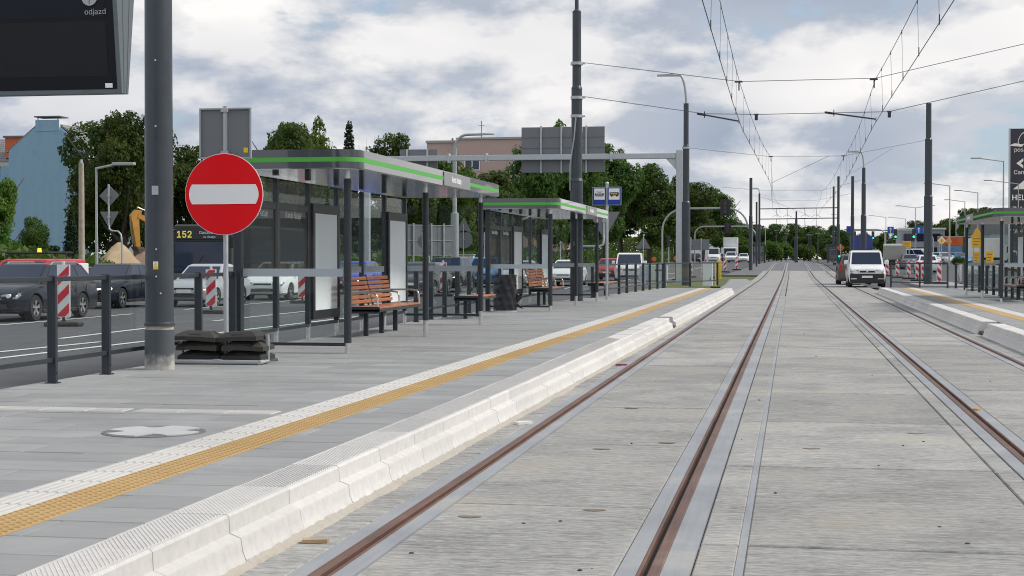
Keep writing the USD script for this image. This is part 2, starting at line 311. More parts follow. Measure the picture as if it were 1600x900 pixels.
# lane markings, each dash or line its own piece of the road
marks = setting_root('road_marking')
def mark(x0, x1, y0, y1, w=0.14, dz=0.006):
    m = MB(); n = max(1, int((y1 - y0) / 8)); v = []; f = []
    for i in range(n + 1):
        t = i / n; y = y0 + (y1 - y0) * t; x = x0 + (x1 - x0) * t; z = float(zroad(y)) + dz
        v += [(x - w / 2, y, z), (x + w / 2, y, z)]
        if i: a = 2 * i; f.append((a - 2, a - 1, a + 1, a))
    obj('lane_line', m.add(v, f), M_paint, marks)
mark(-12.75, -11.6, 14, 42)
mark(-13.6, -12.9, 20, 28.5); mark(-14.2, -14.4, 29.5, 34.5); mark(-14.4, -14.3, 38.5, 47); mark(-14.3, -14.2, 52, 60); mark(-14.2, -14.1, 66, 74)
mark(-18.5, -18.5, 24, 43); mark(-18.5, -18.5, 47, 62); mark(-18.4, -18.0, 68, 100); mark(-12.0, -11.0, 60, 120); mark(-10.2, -8.4, 100, 118); mark(-10.5, -9, 128, 150); mark(-9.5, -8, 160, 190)
mark(12.0, 12.0, 50, 60); mark(12.0, 12.0, 68, 78); mark(12.0, 12.0, 88, 98); mark(15.5, 15.5, 40, 200); mark(8.0, 8.0, 20, 120)
# grass verge past the platform end, left
def verge(x0, x1, y0, y1, dz, name, mat): setting(name, sheet(x0, x1, list(np.linspace(y0, y1, 12)), zroad, dz), mat)
verge(lambda y: float(np.interp(y, [70, 90, 112], [-7.0, -7.2, -4.6])), lambda y: float(np.interp(y, [70, 90, 112], [-3.3, -3.6, -4.2])), 70, 112, 0.16, 'grass_verge', M_grass)
for k, (x, y) in enumerate([(-26.5, 55), (-27.5, 75)]): pass
verge(c(-60), c(-24.8), 20, 130, 0.09, 'far_verge', M_grass)
m = MB(); m.box(-24.8, -24.55, 10, 130, -0.3, 0.02, .02); setting('left_kerb', m, M_kerb)
verge(lambda y: 20.3, lambda y: 60.0, 60, 200, 0.12, 'dry_verge', M_drygrass)
m = MB(); m.box(20.02, 20.25, 30, 200, -0.3, 0.16, .02); setting('right_kerb', m, M_kerb)
# concrete skirt at the platform end
m = MB(); m.prism([(-3.55, 66), (-2.5, 66), (-2.4, 100), (-3.1, 112), (-4.3, 112), (-4.0, 92)], -0.04, 0.015, 'z'); setting('concrete_apron', m, M_pave)
# track bed under the slabs
setting('track_bed', sheet(c(-2.62), c(3.80), [y for y in YS if -10 <= y <= 150] + [154], zt, -0.045), M_bed)

RAILS = [-2.09, -0.635, 1.64, 3.065]
COLS = [(-2.60, RAILS[0] - .155), (RAILS[0] + .155, RAILS[1] - .155), (RAILS[1] + .19, -0.256), (-0.214, 1.337), (1.347, RAILS[2] - .155), (RAILS[2] + .155, RAILS[3] - .155), (RAILS[3] + .155, 3.78)]
slabs = setting_root('track_slab')
JOINTS = [4.95 + 3.08 * k for k in range(48)]
for ci, (x0, x1) in enumerate(COLS):
    off = [0.4, 1.1, 0.0, 0.0, 0.0, 0.7, 1.3][ci]
    rest = MB()
    for k in range(47):
        y0, y1 = JOINTS[k] + off + .016, JOINTS[k + 1] + off - .016
        if ci in (1, 5): y0 -= .004; y1 += .004
        y1 = min(y1, 149.0)
        z0, z1 = float(zt(y0)), float(zt(y1))
        m = MB().top(x0, x1, y0, y1, -0.05, R.uniform(-.002, .002), .008)
        if z1 > 0.001:
            v = m.v[0]; v[:, 2] += zt(v[:, 1])
        if y0 < 62: obj('slab', m, M_slab, slabs)
        else: rest.add(m.v[0], m.f[0])
    tag(obj('far_slabs', rest, M_slab, slabs), None, None, kind='stuff')

js = MB(); js.box(-.255, -.215, 4, 62, -.04, -.004); obj('joint_strip', js, M_seal, slabs)
# grooved rails with their sealing strips
for i, xr in enumerate(RAILS):
    side = 1 if i % 2 == 0 else -1            # the groove lies towards the track's own middle
    which = ['leftmost tram rail beside the white platform kerb', 'second tram rail from the left, with wide grey sealing strip', 'third tram rail from the left, passing left of the white van', 'rightmost tram rail running under the white van'][i]
    t = thing('tram_rail', f'rusty grooved {which}', 'rail', (xr, 0, 0))
    ys = [4.0] + [y for y in YS if 4 < y <= 210] + [240]
    def strip(prof, name, mat):
        m = MB(); v, f = [], []; n = len(prof)
        for k, y in enumerate(ys):
            v += [(p * side, y, float(zt(y)) + q) for p, q in prof]
            if k:
                a = (k - 1) * n
                for j in range(n - 1): f.append((a + j, a + j + 1, a + n + j + 1, a + n + j) if side > 0 else (a + j + 1, a + j, a + n + j, a + n + j + 1))
        obj(name, m.add(v, f), mat, t)
    strip([(-.052, -.03), (-.052, .004), (-.047, .009), (-.002, .009), (.004, .004), (.006, -.03)], 'rail_head', M_rust)
    strip([(.006, -.028), (.036, -.028)], 'groove', M_groove)
    strip([(.036, -.03), (.037, .003), (.040, .007), (.050, .007), (.053, .002), (.053, -.03)], 'guard_lip', M_rust)
    wl, wr = (.15, .15) if i != 1 else (.185, .15)
    strip([(-wl, -.03), (-wl + .003, .002), (-.053, .003)], 'sealing_strip', M_seal)
    strip([(.054, .003), (wr - .003, .002), (wr, -.03)], 'sealing_strip', M_seal)

# ----------------------------------------------------------------- platforms
PZ = 0.237
def dx(y): return float(np.interp(y, [4, 8, 15, 32, 66], [-.01, 0, .06, .15, .20]))
PROF = [(-.285, -.06), (-.285, 0.0), (-.012, 0.0), (0.0, -.012), (.004, -.088), (.056, -.108), (.060, -.118), (.066, -.165), (.080, -.205), (.104, -.232), (.125, -.26)]
kerb = setting_root('platform_kerb')
def kerb_block(parent, xf, y0, y1, sgn, drop=0.0):
    poly = [(sgn * (p + 0.0), PZ + q - drop) for p, q in PROF]
    poly.append((sgn * -.285, -.1)); 
    m = MB().prism(poly if sgn > 0 else poly[::-1], y0, y1, 'y'); v = m.v[0]; v[:, 0] += np.where(v[:, 1] < (y0 + y1) / 2, xf(y0), xf(y1))
    return obj('kerb_block', m, M_kerbtop, parent, smooth=32)
M_kerbtop = usdkit.material(stage, L + 'kerb_ribbed', {
    'g': ('geometry', {}), 's': ('separate_xyz', {}), 'sn': ('separate_xyz', {}), 'w': ('math', {'math_type': 'multiply', 'value2': 150.0}), 'si': ('math', {'math_type': 'sine'}),
    'up': ('math', {'math_type': 'greater_than', 'value2': 0.98}), 'h': ('math', {'math_type': 'multiply', 'value2': 0.0}),
    'n': ('noise_texture', {'scale': 16.0, 'detail': 7.0, 'roughness': 0.75}), 'n2': ('noise_texture', {'scale': 2.2, 'detail': 7.0, 'roughness': 0.78}),
    'r': ('rgb_ramp', {'ramp': [(0.2, (0.46, 0.447, 0.428)), (0.5, (0.56, 0.547, 0.529)), (0.8, (0.63, 0.618, 0.598))]}),
    'st': ('map_range', {'from_min': 0.57, 'from_max': 0.72, 'to_min': 0, 'to_max': 0.35, 'clamp': True}), 'mx': ('mix', {'color2': (0.40, 0.36, 0.31)}),
    'o': ('object_info', {}), 'om': ('map_range', {'from_min': 0, 'from_max': 1, 'to_min': 0.92, 'to_max': 1.06}), 'cc': ('combine_color', {}), 'mm': ('mix', {'mix_type': 'multiply', 'fac': 1.0}),
    'b': ('bump', {'strength': 0.7, 'distance': 0.006}), 'p': ('principled_bsdf', {'roughness': 0.8, 'specular_ior_level': 0.35})},
    [('g.position', 's.vector'), ('g.true_normal', 'sn.vector'), ('s.y', 'w.value1'), ('w.value', 'si.value1'), ('sn.z', 'up.value1'), ('si.value', 'h.value1'), 
     ('g.position', 'n.vector'), ('g.position', 'n2.vector'), ('n.fac', 'r.fac'), ('n2.fac', 'st.value'), ('st.result', 'mx.fac'), ('r.color', 'mx.color1'),
     ('o.random', 'om.value'), ('om.result', 'cc.r'), ('om.result', 'cc.g'), ('om.result', 'cc.b'), ('mx.color', 'mm.color1'), ('cc.color', 'mm.color2'), ('mm.color', 'p.base_color'),
     ('h.value', 'b.height'), ('b.normal', 'p.normal')], surface='p.BSDF')
xl = lambda y: -2.575 + dx(y)
y = 4.39
while y < 65.3:
    e = y + 0.90
    if not (32.2 < (y + e) / 2 < 33.0): kerb_block(kerb, xl, y + .003, e - .003, 1, R.uniform(-.002, .003) + (0.012 if y > 33 else 0))
    y = e
RIB = 1.7; rb = MB(); yy = 4.7
while yy < 24:
    q0 = rb.n; rb.top(xl(yy) - .272, xl(yy) - .03, yy, yy + .021, PZ - .004, PZ + .0038, .007); w_ = rb.v[-1]; w_[:, 1] -= RIB * (w_[:, 0] - (xl(yy) - .272)); yy += .037
tag(obj('tread_rib', rb, M_kerbtop, kerb), None, None, kind='stuff')
bd = MB(); v, f = [], []; ys_ = np.arange(4.4, 40, .045)
for k, yy in enumerate(ys_):
    x0 = xl(yy) + .112; w_ = .006 + .024 * max(0, meshkit.noise(np.array([yy * 2.3, 0, 0]), 5)) ** 1.5 + .012 * R.random(); h_ = .006 + .012 * R.random()
    v += [(x0 - .02, yy, h_ + .016), (x0 + w_ * .5, yy, h_), (x0 + w_, yy, -.002)]
    if k: a = 3 * k; f += [(a - 3, a - 2, a + 1, a), (a - 2, a - 1, a + 2, a + 1)]
obj('mortar_bead', bd.add(v, f), concrete('mortar', (.30, .28, .24), (.48, .45, .40), stain=(.34, .28, .2), stain_at=.5, tone=0, bump=.6), kerb)
xr_ = lambda y: 3.555
y = 17.0
while y < 67.0:
    e = y + 0.90
    if not (30.6 < (y + e) / 2 < 31.4): kerb_block(kerb, xr_, y + .004, e - .004, -1, R.uniform(-.002, .003))
    y = e
m = MB(); m.box(-2.75 + dx(32), -2.52 + dx(32), 32.1, 33.1, -.05, .06, .02); m.box(3.5, 3.75, 30.5, 31.5, -.05, .06, .02); obj('gap_filler', m, M_darkrubber, kerb)

def fence_x(y): return float(np.interp(y, [0, 35, 46, 52, 65, 66], [-6.98, -6.95, -6.25, -5.9, -5.25, -5.2]))
pm = MB()
v, f = [], []
for k, yy in enumerate([4, 20, 35, 46, 52, 60, 65.4]):
    xa, xb = fence_x(yy) - .16, xl(yy) - .29
    v += [(xa, yy, -.25), (xa, yy, PZ - .02), (xb, yy, PZ - .02), (xb, yy, -.1)]
    if k: a = 4 * k - 4; f += [(a + j, a + j + 1, a + j + 5, a + j + 4) for j in range(3)]
a = 4 * 6; f.append((a, a + 3, a + 2, a + 1)); f = [q[::-1] for q in f]
pm.add(v, f); left_platform = setting('left_platform', pm, M_bed)
pm = MB(); pm.box(3.845, 7.25, 17, 67.6, -.2, PZ - .02); right_platform = setting('right_platform', pm, M_bed)

def pave(parent, xa, xb, y0, y1, tx, ty, near):
    """Paving slabs in running bond between two edges given as functions of y."""
    rows = int(round((y1 - y0) / ty)); rest = MB(); far = False
    for r in range(rows):
        ya, yb = y0 + r * ty, y0 + (r + 1) * ty; ym = (ya + yb) / 2
        a, b = xa(ym), xb(ym); x = b + (tx / 2 if r % 2 else 0)
        while x > a + .02:
            p, q = max(x - tx, a), min(x, b)
            if q - p > .06:
                m = MB().top(p + .004, q - .004, ya + .004, yb - .004, PZ - .03, PZ + R.uniform(-.0022, .0016), .003)
                if near(ym): obj('paving_slab', m, M_pave, parent)
                else: rest.add(m.v[0], m.f[0]); far = True
            x -= tx
    if far: tag(obj('far_paving', rest, M_pave, parent), None, None, kind='stuff')
TW0, TW1, TY0, TY1 = -3.885, -3.615, -3.612, -3.345      # white and yellow tactile strips
pave(left_platform, lambda y: fence_x(y) - .15, lambda y: TW0 + dx(y) - .003, 4.4, 65.2, 0.8, 0.4, lambda y: y < 22)
pave(left_platform, lambda y: TY1 + dx(y) + .003, lambda y: xl(y) - .288, 4.4, 65.2, 0.8, 0.4, lambda y: y < 26)
pave(right_platform, c(3.848), c(4.345), 18, 67.5, 0.8, 0.4, lambda y: False)
pave(right_platform, c(4.955), c(7.24), 18, 67.5, 0.8, 0.4, lambda y: False)
def tactile(parent, name, xa, xb, y0, y1, mat, near):
    rest = MB(); far = False; L_ = 0.4; k = 0
    while y0 + (k + 1) * L_ <= y1 + 1e-6:
        ya, yb = y0 + k * L_, y0 + (k + 1) * L_; d = 0 if xa > 0 else dx((ya + yb) / 2)
        m = MB().top(xa + d + .002, xb + d - .002, ya + .002, yb - .002, PZ - .03, PZ + .001, .003)
        if near((ya + yb) / 2): obj(name, m, mat, parent)
        else: rest.add(m.v[0], m.f[0]); far = True
        k += 1
    if far: tag(obj('far_' + name, rest, mat, parent), None, None, kind='stuff')
tactile(left_platform, 'white_tactile_tile', TW0, TW1, 4.4, 65.2, M_white_tactile, lambda y: y < 26)
tactile(left_platform, 'yellow_tactile_tile', TY0, TY1, 4.4, 65.2, M_yellow_tactile, lambda y: y < 26)
tactile(right_platform, 'white_tactile_tile', 4.655, 4.95, 18, 67.2, M_white_tactile, lambda y: False)
tactile(right_platform, 'yellow_tactile_tile', 4.35, 4.65, 18, 67.2, M_yellow_tactile, lambda y: False)
# raised ribs on the white tiles, studs on the yellow ones
ribs, studs = MB(), MB(); y = 4.4
while y < 30:
    d = dx(y + .2)
    for j in range(5):
        xa = TW0 + d + .022 + j * .052; ribs.top(xa, xa + .03, y + .012, y + .388, PZ, PZ + .0065, .0035)
    y += 0.4
y = 4.4
while y < 24:
    for j in range(5):
        x = TY0 + dx(y) + .028 + j * .053
        studs.top(x - .015, x + .015, y + .012, y + .046, PZ, PZ + .006, .005)
    y += .0571
tag(obj('tactile_rib', ribs, M_white_tactile, left_platform), None, None, kind='stuff')
tag(obj('tactile_stud', studs, M_yellow_tactile, left_platform), None, None, kind='stuff')
# guidance strip across the platform and the manhole cover
for k in range(8):
    x0 = -6.95 + k * .38
    if k == 5: x0 += .0
    m = MB().top(x0, x0 + .30 if k == 4 else x0 + .375, 11.72, 11.96, PZ - .01, PZ + .0045, .003)
    for j in range(5): m.top(x0 + .01, x0 + (.29 if k == 4 else .365), 11.735 + j * .045, 11.757 + j * .045, PZ + .0045, PZ + .009, .003)
    obj('guidance_tile', m, M_white_tactile, left_platform)
mh = thing('manhole_cover', 'round white manhole cover with dark notched rim in the platform paving', 'manhole cover', (-4.31, 10.38, PZ))
obj('frame', MB().cyl((0, 0, -.02), (0, 0, .006), .355, .35, 40), plain('cast_iron', (0.17, 0.168, 0.165), 0.65, metal=.4, var=.3), mh)
def notched():
    p = []
    for k in range(96):
        a = k * 2 * math.pi / 96; q = (a - .35) % (math.pi / 2); q = min(q, math.pi / 2 - q)
        r = .325 if q > .30 else (.325 - .125 * (1 - (q / .30) ** 2) ** .5)
        p.append((r * math.cos(a), r * math.sin(a)))
    return p
obj('lid', MB().prism(notched(), .004, .013, 'z'), plain('pale_cover', (0.43, 0.44, 0.44), 0.6, var=.08), mh)
# small litter and grit
lit = plain('grit', (0.06, 0.055, 0.05), 0.9, var=.3); tanm = plain('tan_chip', (0.36, 0.26, 0.16), 0.85, var=.3)
g = MB()
for k in range(80):
    y = 5.5 + 30 * R.random() ** 1.8; x = R.uniform(-2.35, 3.4); r = R.uniform(.004, .013)
    if any(abs(x - q) < .2 for q in RAILS): continue
    mm = trimesh.creation.icosphere(subdivisions=1, radius=1); g.add(mm.vertices * [r * R.uniform(.7, 1.4), r, r * .6] + [x, y, r * .3], mm.faces)
tag(obj('grit', g, lit), 'small dark stones scattered over the concrete track slabs', 'gravel', kind='stuff')
def chip(x, y, z, s, rz, name, label, mat, cat='debris'):
    o = MB().prism([(-s, -s * .5), (s * .8, -s * .55), (s, s * .2), (s * .1, s * .6), (-s * .9, s * .35)], 0, s * .25, 'z').rot(rz).move((x, y, z)); tag(obj(name, o, mat), label, cat)
chip(-2.36, 7.75, 0.002, .07, 20, 'wood_chip', 'tan wood chip lying at the foot of the nearest kerb blocks', tanm)
chip(-2.28, 13.6, 0.002, .09, 50, 'foam_piece', 'pale flat scrap lying beside the kerb halfway along the platform', plain('pale_scrap', (.62, .6, .56), .8))
chip(-2.24, 21.3, 0.002, .08, 10, 'red_scrap', 'small dark red scrap beside the kerb further along', plain('red_scrap_look', (.3, .05, .07), .7))
chip(1.72, 15.6, 0.004, .06, 70, 'orange_scrap', 'small orange brown scrap lying on the third rail', plain('orange_scrap_look', (.5, .24, .08), .7))
for k, (x, y) in enumerate([(-1.75, 8.65), (-0.95, 12.4), (-1.4, 11.9), (-1.5, 15.2), (.15, 12.2), (1.0, 13.4), (2.2, 14.4), (-1.1, 9.0)]):
    r = .045; a = MB().prism([(r * math.cos(q) * 1.5, r * math.sin(q) * (.8 + .2 * math.sin(3 * q))) for q in np.linspace(0, 2 * math.pi, 14)[:-1]], 0.0022, .0045, 'z').move((x, y, 0))
    tag(obj('oil_spot', a, plain(f'spot_{k}', (0.16, .13, .095), .85)), None, None, kind='structure')
# ================================================================= railings, shelters, benches, signs on the platforms
def railing(name, label, pts, base=PZ, h=1.02, w=.055, gap_glass=True, group=None):
    """Posts at the points (x, y); a top rail, a low rail and a glass pane in every bay."""
    x0, y0 = pts[0]; t = thing(name, label, 'railing', (x0, y0, base), group=group)
    P = [(x - x0, y - y0) for x, y in pts]
    for i, (x, y) in enumerate(P):
        q = P[min(i + 1, len(P) - 1)]; p = P[max(i - 1, 0)]; a = math.degrees(math.atan2(q[1] - p[1], q[0] - p[0]))
        m = MB().box(-w * .45, w * .45, -w * .8, w * .8, 0, h + .012, .004).box(-.05, .05, -.06, .06, 0, .012)
        m.cyl((0, -w * .8 - .004, .1), (0, -w * .8, .1), .012, n=8)
        obj('post', m.rot(a).move((x, y, 0)), M_anth, t)
    for (xa, ya), (xb, yb) in zip(P, P[1:]):
        d = math.hypot(xb - xa, yb - ya); a = math.degrees(math.atan2(yb - ya, xb - xa)); g = w * .46
        f = lambda m: m.rot(a).move((xa, ya, 0))
        obj('top_rail', f(MB().box(g, d - g, -.022, .022, h - .045, h, .004)), M_anth, t)
        obj('low_rail', f(MB().box(g, d - g, -.02, .02, .20, .245, .004)), M_anth, t)
        obj('glass_pane', f(MB().box(g + .004, d - g - .004, -.004, .004, .247, h - .047)), M_glass, t)
    return t
railing('platform_railing', 'anthracite railing with glass panes left of the thick pole, nearest on the platform', [(-6.98, 11.9), (-6.97, 13.1), (-6.96, 14.3), (-6.95, 15.5), (-6.95, 16.85), (-6.95, 18.1), (-6.95, 19.28)])
railing('platform_railing', 'glazed railing between the two bus shelters, behind the black wrapped bin', [(-6.95, y) for y in (29.3, 30.55, 31.8, 33.05, 34.3, 35.4)])
railing('platform_railing', 'glazed railing with close posts running from the second shelter to the platform end', [(fence_x(y) + .12, y) for y in (46.2, 48.5, 51.2, 53.5, 55.2, 57.3, 59.2, 61.0, 63.2, 64.9)] )
railing('platform_railing', 'open glazed railing across the far end of the left platform beside the gantry leg', [(-5.10, 65.3), (-4.25, 68.2), (-3.24, 71.4)])
railing('platform_railing', 'glazed railing across the far end of the right platform before the striped boards', [(4.05, 67.9), (5.15, 67.2), (6.2, 66.6)])
railing('platform_railing', 'glazed railing along the back of the right platform up to its shelter', [(6.5, y) for y in (66.4, 63.0, 60.4, 58.2, 56.1, 54.2, 52.6, 51.1, 49.7, 48.3)])

def shelter(label, loc, s=1, posters=(2, 5), infos=(0, 1), group='platform shelters'):
    """A platform shelter, its front along y at x = 0, its back at x = -1.43 * s."""
    t = thing('platform_shelter', label, 'shelter', loc, group=None)
    B = -1.43 * s; MOD = 1.475; Ln = 6 * MOD
    X = lambda a: a * s
    for i, y in enumerate((0, 4.36, Ln - .1)):
        r = .048
        p = obj('front_post', MB().cyl((0, y, .13 if i == 0 else .25), (0, y, 2.20), r, n=16), M_anth, t, smooth=40)
        obj('steel_foot', MB().cyl((0, y, 0), (0, y, .26), .038, n=14), M_steel, p, smooth=40); obj('steel_head', MB().cyl((0, y, 2.195), (0, y, 2.32), .03, n=12), M_steel, p, smooth=40)
    obj('corner_post', MB().box(B - .05, B + .05, -.09, .05, 0, 2.3, .006), M_anth, t)
    for k in range(1, 7):
        y = k * MOD
        p = obj('rear_post', MB().box(B - .035, B + .035, y - .045, y + .045, .24, 2.28, .006), M_anth, t)
        obj('steel_foot', MB().cyl((B, y, 0), (B, y, .25), .034, n=12), M_steel, p, smooth=40)
    obj('base_rail', MB().box(B - .03, B + .03, .06, Ln - .05, .20, .245, .004).box(B + X(.012), 0, -.03, .03, .09, .13, .004).box(B + X(.04), X(.03), Ln - .12, Ln - .07, .16, .20, .004), M_anth, t)
    # glazing
    for k in range(6):
        y0, y1 = k * MOD + .052, (k + 1) * MOD - .052
        if k in infos:
            f = obj('display_case', MB().box(B - .03, B + .03, y0, y1, .985, 1.05, .004).box(B - .03, B + .03, y0, y1, 1.86, 1.96, .004).box(B - .03, B + .03, y0, y0 + .05, 1.052, 1.858).box(B - .03, B + .03, y1 - .05, y1, 1.052, 1.858), M_black, t)
            obj('case_glass', MB().box(B - .012, B + .012, y0 + .052, y1 - .052, 1.052, 1.858), M_glass_dark, f)
            tm = MB(); sign_text(tm, 'Rondo Rataje', .085, (B + X(.014), (y0 + y1) / 2, 1.76), (0, s, 0), (0, 0, 1)); obj('stop_name', tm, M_white, f)
            obj('glass_pane', MB().box(B - .004, B + .004, y0, y1, .25, .98), M_glass, t)
            obj('glass_pane', MB().box(B - .004, B + .004, y0, y1, 1.965, 2.26), M_glass, t)
        elif k in posters:
            f = obj('poster_case', MB().box(B - .05, B + .07 * 1, y0 - .01, y1 + .01, .30, .43, .004).box(B - .05, B + .07, y0 - .01, y1 + .01, 1.86, 2.0, .004).box(B - .05, B + .07, y0 - .01, y0 + .09, .432, 1.858).box(B - .05, B + .07, y1 - .09, y1 + .01, .432, 1.858), M_black, t)
            obj('poster', MB().box(B - .04, B + .055, y0 + .092, y1 - .092, .432, 1.858), M_poster, f)
            obj('glass_pane', MB().box(B - .004, B + .004, y0, y1, 2.005, 2.26), M_glass, t)
        else:
            obj('glass_pane', MB().box(B - .004, B + .004, y0, y1, .25, 2.26), M_glass, t)
            obj('frosted_band', MB().box(B + X(.006), B + X(.012), y0, y1, .965, 1.065), M_frost, t)
    for y in (0, Ln - .095):
        obj('side_pane', MB().box(B + X(.055), X(-.055), y - .004, y + .004, .135, 2.15), M_glass, t)
        obj('frosted_band', MB().box(B + X(.055), X(-.055), y - .016, y - .006, .965, 1.065), M_frost, t)
    # roof: rounded near corner, green stripe let into the fascia
    x0, x1, y0, y1, r = -1.57, .26, -.42, Ln + .30, .30
    pts = [(x0, y0)] + [(x1 - r + r * math.sin(a), y0 + r - r * math.cos(a)) for a in np.linspace(0, math.pi / 2, 9)] + [(x1, y1), (x0, y1)]
    sc = lambda k: [(X(px * 1 + (k if px > 0 else -k) * (1 if px in (x0, x1) or px > x1 - r - 1e-6 else 0)), py + (-k if py < 2 else k)) for px, py in pts]
    def ring(k): return sc(k) if s > 0 else sc(k)[::-1]
    rf = obj('roof', MB().prism(ring(0), 2.312, 2.388, 'z').prism(ring(0), 2.448, 2.53, 'z').prism(ring(-.03), 2.53, 2.545, 'z'), M_roofgrey, t, smooth=35)
    obj('green_stripe', MB().prism(ring(.002), 2.389, 2.447, 'z'), M_green, rf, smooth=35)
    obj('soffit', MB().prism(ring(-.05), 2.304, 2.311, 'z'), M_soffit, rf)
    ya, yb = (4.45, 6.45)
    pl = obj('name_plate', MB().box(X(x1 + .001), X(x1 + .014), ya, yb, 2.316, 2.526, .003), plain('plate_grey' + str(s + 1), (.30, .30, .305), .4, metal=.4), rf)
    tm = MB(); sign_text(tm, 'Rondo Rataje', .085, (X(x1 + .0145), (ya + yb) / 2 - .1 * s, 2.385), (0, s, 0), (0, 0, 1), bold=True); obj('name_lettering', tm, M_white, pl)
    return t
sh1 = shelter('nearest glass shelter behind the no-entry sign, green stripe round its grey roof', (-5.51, 19.5, PZ))
sh2 = dup(sh1, (-5.36, 35.7, PZ), label='second glass shelter further along the left platform, behind the black wrapped bin')
sh3 = shelter('glass shelter with dark green-striped roof at the right edge on the right platform', (5.55, 44.6, PZ), s=-1, posters=(4,), infos=())

# benches: slatted, with and without a back
def bench(label, loc, L0, backs, seats_to, arms, s=1, group=None):
    t = thing('slatted_bench', label, 'bench', loc, group=group)
    for k, (a, b) in enumerate(seats_to):
        for j in range(4):
            x = .02 + j * .115
            obj('seat_slat', MB().box(x * s, (x + .095) * s, a + .012, b - .012, .425, .458, .008), M_wood, t)
    for a, b in backs:
        for j in range(6):
            z = .49 + j * .072; x = -.02 - j * .017
            obj('back_slat', MB().box((x - .028) * s, x * s, a + .012, b - .012, z, z + .055, .007), M_wood, t)
    lo, hi = seats_to[0][0], seats_to[-1][1]
    obj('seat_frame', MB().box(-.02 * s, .47 * s, lo, hi, .385, .424, .005).box(-.02 * s, .47 * s, lo, lo + .03, .36, .46, .004), M_anth, t)
    for y in L0:
        obj('leg', MB().box(.10 * s, .17 * s, y - .03, y + .03, 0, .384, .004), M_anth, t)
    for a, b in backs:
        for y in (a + .12, b - .12): obj('back_bracket', MB().tube([(-.03 * s, y, .40), (-.055 * s, y, .6), (-.16 * s, y, .93)], .016, 6), M_anth, t)
    for y in arms:
        obj('armrest', MB().tube([(.44 * s, y, .40), (.43 * s, y, .60), (.40 * s, y, .66), (.30 * s, y, .675), (-.06 * s, y, .675)], .015, 8), M_steel, t, smooth=50)
    return t
bench('orange slatted bench with backrest and three armrests inside the nearest shelter', (-6.60, 23.46, PZ), (.45, 1.4, 2.3), [(0, 1.36), (1.39, 2.75)], [(0, 1.36), (1.39, 2.75)], (.02, 1.375, 2.73))
bench('orange slatted bench with backrest inside the second shelter beyond the bin', (-6.42, 39.4, PZ), (.45, 1.4, 2.3), [(0, 1.36), (1.39, 2.75)], [(0, 1.36), (1.39, 2.75)], (.02, 1.375, 2.73))
bench('backless wooden seat past the far end of the nearest shelter, before the black bin', (-6.5, 30.7, PZ), (.35, 1.6), [], [(0, 1.9)], ())
bench('small backless wooden seat by the close-post railing past the second shelter', (-6.05, 48.0, PZ), (.5, 3.2), [], [(0, 3.9)], ())
bench('dark brown bench with curved armrests inside the right-hand shelter', (6.55, 45.6, PZ), (.9, 2.3), [(0, 1.4), (1.44, 2.8)], [(0, 1.4), (1.44, 2.8)], (0.02, 1.42, 2.78), s=-1)

# bin wrapped in black sheeting
bt = thing('wrapped_bin', 'litter bin wrapped in black plastic sheeting beside the second shelter', 'bin', (-6.31, 35.2, PZ))
n, m = 40, 26; th = np.arange(n) * 2 * math.pi / n; V, f = [], []
for i in range(m):
    z = .03 + .80 * i / (m - 1)
    for k in range(n):
        p = np.array([math.cos(th[k]) * 2, math.sin(th[k]) * 2, z * 7]); r = .255 + .045 * (meshkit.fbm(p * 1.7, 3, 4) - .5) + .012 * math.sin(th[k] * 9 + z * 14)
        V.append((r * math.cos(th[k]), r * math.sin(th[k]), z))
for i in range(m - 1):
    for k in range(n): f.append((i * n + k, i * n + (k + 1) % n, (i + 1) * n + (k + 1) % n, (i + 1) * n + k))
mm = MB().add(V, f); cc = (m - 1) * n; mm.add(V[-n:] + [(0, 0, .835)], [(k, (k + 1) % n, n) for k in range(n)])
M_bag = plain('black_sheeting', (0.012, 0.012, 0.016), 0.30, spec=.5, var=.2, scale=12)
obj('sheeting', mm, M_bag, bt, smooth=40)
obj('loose_flap', MB().add([(.24, 0, .42), (.40, .02, .33), (.27, .03, .2), (.42, .04, .06), (.25, -.02, .12), (.3, .08, .36)], [(0, 1, 2), (2, 1, 5), (2, 3, 4), (0, 2, 4), (0, 5, 1), (2, 4, 3)]), M_bag, bt)
obj('base_plate', MB().cyl((0, 0, 0), (0, 0, .035), .27, n=28), M_galv, bt)

